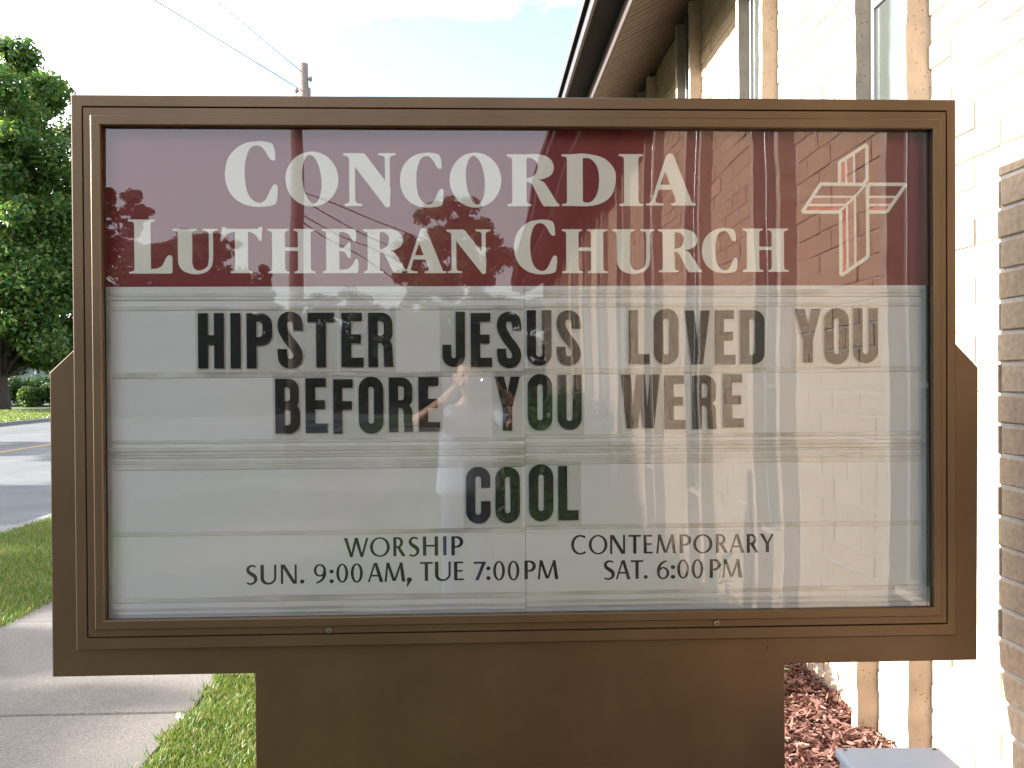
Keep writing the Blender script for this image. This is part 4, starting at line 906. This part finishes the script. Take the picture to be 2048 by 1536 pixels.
# ------------------------------------------------------------ pale house across the road
hs = thing('house', 'pale blue sided house with white porch rail behind the bushes at the left', 'house', (-34, 62, 0))
def onh(name, me, mat, p=None): return link(name, me, mat, p or hs)
q = MB(); q.box(-6, 8, 0, 8, 0, 3.1); hw = onh('wall', q.mesh(), HWALL)
q = MB()
for k in range(18): q.box(-6.02, 8.02, -.03, -.001, .1+k*.165, .1+k*.165+.15)
link('siding', q.mesh(), HWALL, hw)
onh('roof', prism([(-6.6, 3.0), (8.6, 3.0), (8.6, 3.2), (1, 6.0), (-6.6, 3.2)], -.6, 8.6), HROOF)
for x in (-4, -1.2, 2.2, 5.2):
    w = onh('window', bevel_box(x-.6, x+.6, -.07, -.032, 1.0, 2.4, .01), HTRIM)
    for a, b in ((x-.52, x-.03), (x+.03, x+.52)):
        link('pane', bevel_box(a, b, -.085, -.071, 1.08, 2.32, .002), HGLASS, w)
d = onh('door', bevel_box(.2, 1.15, -.08, -.032, .2, 2.3, .01), HTRIM)
pr = onh('porch', bevel_box(-2.5, 7.5, -2.2, -.1, 0, .32, .02), HTRIM)
for x in np.arange(-2.4, 7.5, 1.4): link('porch_post', bevel_box(x, x+.1, -2.15, -2.05, .32, 2.7, .01), HTRIM, pr)
link('porch_rail', bevel_box(-2.4, 7.4, -2.12, -2.06, 1.1, 1.18, .01), HTRIM, pr)
link('porch_roof', bevel_box(-2.8, 7.8, -2.5, -.1, 2.7, 2.85, .02), HROOF, pr)
# ------------------------------------------------------------ grey utility box
bx = thing('utility_box', 'pale grey metal utility box with rounded lid standing right of the sign post', 'utility box', (1.195, 2.435, 0)); bx.rotation_euler.z = R(-2)
link('body', bevel_box(-.150, .142, -.130, .115, 0, .468, .006), BOXM, bx)
link('lid', bevel_box(-.160, .152, -.143, .131, .4685, .500, .013, 3), BOXM, bx)
q = MB(); q.tube([(-.02, -.133, .38), (-.02, -.141, .38)], .012, 14); link('latch', q.mesh(bevel=.001), STEEL, bx)
for x, y in ((-.135, .108), (.127, .108), (-.135, -.12), (.127, -.12)):
    q = MB(); q.tube([(x, y, .499), (x, y, .504)], .006, 10); link('bolt', q.mesh(bevel=.001), STEEL, bx, (0, 0, 0))
# ------------------------------------------------------------ the photographer, mirrored in the pane
person = thing('person', 'person in blue grey shirt and jeans holding up a phone, mirrored in the sign pane', 'person', (-0.07, -0.30, 0))
PO = Vector((-0.07, -0.30, 0))
def skin_mesh(verts, edges, rad, sub=1, root=0):
    me = bpy.data.meshes.new('sk'); me.from_pydata([tuple(Vector(v)-PO) for v in verts], edges, []); o = bpy.data.objects.new('sk', me); COL.objects.link(o)
    md = o.modifiers.new('s', 'SKIN'); md.use_smooth_shade = True
    for i, r in enumerate(rad):
        sv = me.skin_vertices[0].data[i]; sv.radius = r if isinstance(r, tuple) else (r, r); sv.use_root = (i == root)
    if sub: ms = o.modifiers.new('u', 'SUBSURF'); ms.levels = sub; ms.render_levels = sub
    dg = bpy.context.evaluated_depsgraph_get(); res = bpy.data.meshes.new_from_object(o.evaluated_get(dg))
    bpy.data.objects.remove(o); res.materials.clear(); return res
BV = [(-.07, -.31, .95), (-.07, -.31, 1.12), (-.07, -.30, 1.28), (-.07, -.29, 1.40), (-.07, -.26, 1.47), (-.068, -.235, 1.52),   # 0-5 spine, neck
      (-.24, -.28, 1.40), (-.39, -.13, 1.36), (-.20, -.065, 1.50), (-.115, -.045, 1.575),                                      # 6-9 photographer's left arm on this side
      (.10, -.28, 1.40), (.25, -.14, 1.31), (.19, -.07, 1.46), (.135, -.045, 1.55),                                            # 10-13
      (-.16, -.31, .90), (-.17, -.30, .50), (-.175, -.32, .09), (-.185, -.20, .035), (.02, -.31, .90), (.03, -.30, .50), (.035, -.32, .09), (.05, -.20, .035)]
BE = [(0, 1), (1, 2), (2, 3), (3, 4), (4, 5), (3, 6), (6, 7), (7, 8), (8, 9), (3, 10), (10, 11), (11, 12), (12, 13), (0, 14), (14, 15), (15, 16), (16, 17), (0, 18), (18, 19), (19, 20), (20, 21)]
BR = [(.15, .10), (.135, .09), (.15, .10), (.13, .085), (.055, .055), (.052, .055), .062, .044, .036, .026, .062, .044, .036, .026, .085, .058, .042, .035, .085, .058, .042, .035]
body = skin_mesh(BV, BE, BR, 2)
def chain_v(P, r): return skin_mesh(P, [(i, i+1) for i in range(len(P)-1)], r, 1)
hand = []
for sgn, wx, wz, ex in ((-1, -.105, 1.578, -.050), (1, .128, 1.555, .090)):      # palms beside the phone's two short ends
    hand.append(chain_v([(wx, -.045, wz-.02), (wx-sgn*.012, -.030, wz-.005), (ex+sgn*.012, -.022, wz+.012)], [(.022, .016), (.036, .015), (.030, .013)]))
    for j, (dz, ln_) in enumerate(((.040, .052), (.020, .060), (-.002, .056), (-.022, .045))):
        b0 = Vector((ex+sgn*.016, -.020, wz+dz*.8+.004)); hand.append(chain_v([b0, b0+Vector((sgn*.006, .008, .004)), b0+Vector((-sgn*.004, .0135, .006)), b0+Vector((-sgn*(.012+ln_*.1), .0135, .005))], [.0095, .0085, .008, .007]))
    hand.append(chain_v([(wx-sgn*.010, -.040, wz-.012), (ex+sgn*.006, -.040, wz-.018), (ex-sgn*.018, -.028, wz-.006), (ex-sgn*.030, -.026, wz+.004)], [.014, .012, .010, .009]))
def head_mesh():
    bm = bmesh.new(); bmesh.ops.create_uvsphere(bm, u_segments=48, v_segments=36, radius=1.0)
    for v in bm.verts:
        x, y, z = v.co; fx = x*.078; fz = z*.115; fy = y*.098
        if z < 0: fx *= 1-.30*z*z; fy *= 1-.10*z*z
        if y > 0:
            fy *= .93
            fy += .026*math.exp(-((x*.078)/.011)**2-((z+.12)/.17)**2)*(1 if z < .12 else .5)         # nose
            fy -= .010*math.exp(-((abs(x)-.40)/.17)**2-((z-.10)/.11)**2)                              # eye sockets
            fy += .006*math.exp(-((abs(x)-.35)/.25)**2-((z-.28)/.07)**2)                              # brow
            fy += .006*math.exp(-(x/.30)**2-((z+.50)/.06)**2)-.005*math.exp(-(x/.33)**2-((z+.56)/.03)**2)+.006*math.exp(-(x/.28)**2-((z+.63)/.06)**2)
            fy += .010*math.exp(-(x/.30)**2-((z+.90)/.15)**2)                                         # chin
        v.co = (fx, fy, fz)
    for s in (-1, 1):
        r = bmesh.ops.create_uvsphere(bm, u_segments=12, v_segments=10, radius=1.0)
        for v in r['verts']: v.co = (s*(.080+.35*abs(v.co.x)*.02)+v.co.x*.010, v.co.y*.018-.008, v.co.z*.030-.002)
    me = bpy.data.meshes.new('head'); bm.to_mesh(me); bm.free(); return me
HC = Vector((-.065, -.175, 1.615))
bm = bmesh.new(); bm.from_mesh(body)
hm = head_mesh(); hm.transform(Matrix.Translation(HC-PO) @ Matrix.Rotation(R(-6), 4, 'Z')); bm.from_mesh(hm)
for h_ in hand: bm.from_mesh(h_)
me = bpy.data.meshes.new('body'); bm.to_mesh(me); bm.free()
tmp = bpy.data.objects.new('tmp', me); COL.objects.link(tmp); md = tmp.modifiers.new('r', 'REMESH'); md.mode = 'VOXEL'; md.voxel_size = .0055; md.use_smooth_shade = True
dg = bpy.context.evaluated_depsgraph_get(); bme = bpy.data.meshes.new_from_object(tmp.evaluated_get(dg)); bpy.data.objects.remove(tmp)
bme.materials.clear(); link('body', bme, SKIN, person)
SVi = [(-.07, -.31, .88), (-.07, -.31, 1.0), (-.07, -.31, 1.12), (-.07, -.30, 1.28), (-.07, -.29, 1.395), (-.07, -.265, 1.445), (-.24, -.28, 1.395), (-.345, -.185, 1.375), (.10, -.28, 1.395), (.205, -.185, 1.345)]
sh = skin_mesh(SVi, [(0, 1), (1, 2), (2, 3), (3, 4), (4, 5), (4, 6), (6, 7), (4, 8), (8, 9)], [(.225, .15), (.215, .145), (.195, .125), (.20, .13), (.165, .105), (.066, .064), .078, .066, .078, .066], 2)
link('shirt', sh, SHIRT, person)
JV = [(-.07, -.31, .99), (-.07, -.31, .92), (-.155, -.31, .84), (-.17, -.30, .50), (-.175, -.32, .10), (.015, -.31, .84), (.03, -.30, .50), (.035, -.32, .10)]
link('jeans', skin_mesh(JV, [(0, 1), (1, 2), (2, 3), (3, 4), (1, 5), (5, 6), (6, 7)], [(.158, .112), (.162, .115), .098, .072, .062, .098, .072, .062], 2), JEANS, person)
for x in (-.18, .042):
    link('shoe', skin_mesh([(x, -.36, .045), (x, -.28, .055), (x, -.17, .035), (x, -.12, .03)], [(0, 1), (1, 2), (2, 3)], [(.04, .045), (.043, .055), (.045, .038), (.035, .025)], 2), SHOE, person)
bm = bmesh.new(); bmesh.ops.create_uvsphere(bm, u_segments=40, v_segments=30, radius=1.0)
for v in list(bm.verts):
    x, y, z = v.co; b_ = 1+.05*noise.noise(v.co*6); v.co = (x*.086*b_, y*.104*b_-.004, z*.124*b_+.004)
bmesh.ops.delete(bm, geom=[v for v in bm.verts if (v.co.y > .045 and v.co.z < .070) or v.co.z < -.055 or (v.co.y > -.015 and v.co.z < .01)], context='VERTS')
hme = bpy.data.meshes.new('hair'); bm.to_mesh(hme); bm.free(); link('hair', hme, HAIR, person, HC-PO)
for s in (-1, 1):
    q = bmesh.new(); bmesh.ops.create_uvsphere(q, u_segments=16, v_segments=12, radius=.0115); em = bpy.data.meshes.new('eye'); q.to_mesh(em); q.free()
    e = link('eye', em, EYEW, person, HC-PO+Vector((s*.031, .073, .012)))
    q = bmesh.new(); bmesh.ops.create_uvsphere(q, u_segments=12, v_segments=8, radius=.0055); im = bpy.data.meshes.new('iris'); q.to_mesh(im); q.free(); link('iris', im, DARKM, e, (0, .0075, 0))
phone = thing('phone', 'black phone held sideways at the face, mirrored in the sign pane', 'phone', (.022, -.011, 1.574))
link('shell', bevel_box(-.066, .066, -.0055, .0055, -.034, .034, .003, 2), PHONE, phone)
q = MB(); q.tube([(-.004, .0054, .0245), (-.004, .0064, .0245)], .0045, 16); link('flash_led', q.mesh(), LED, phone)
q = MB(); q.tube([(-.022, .0054, .026), (-.022, .0062, .026)], .0065, 20); link('lens', q.mesh(), HGLASS, phone)
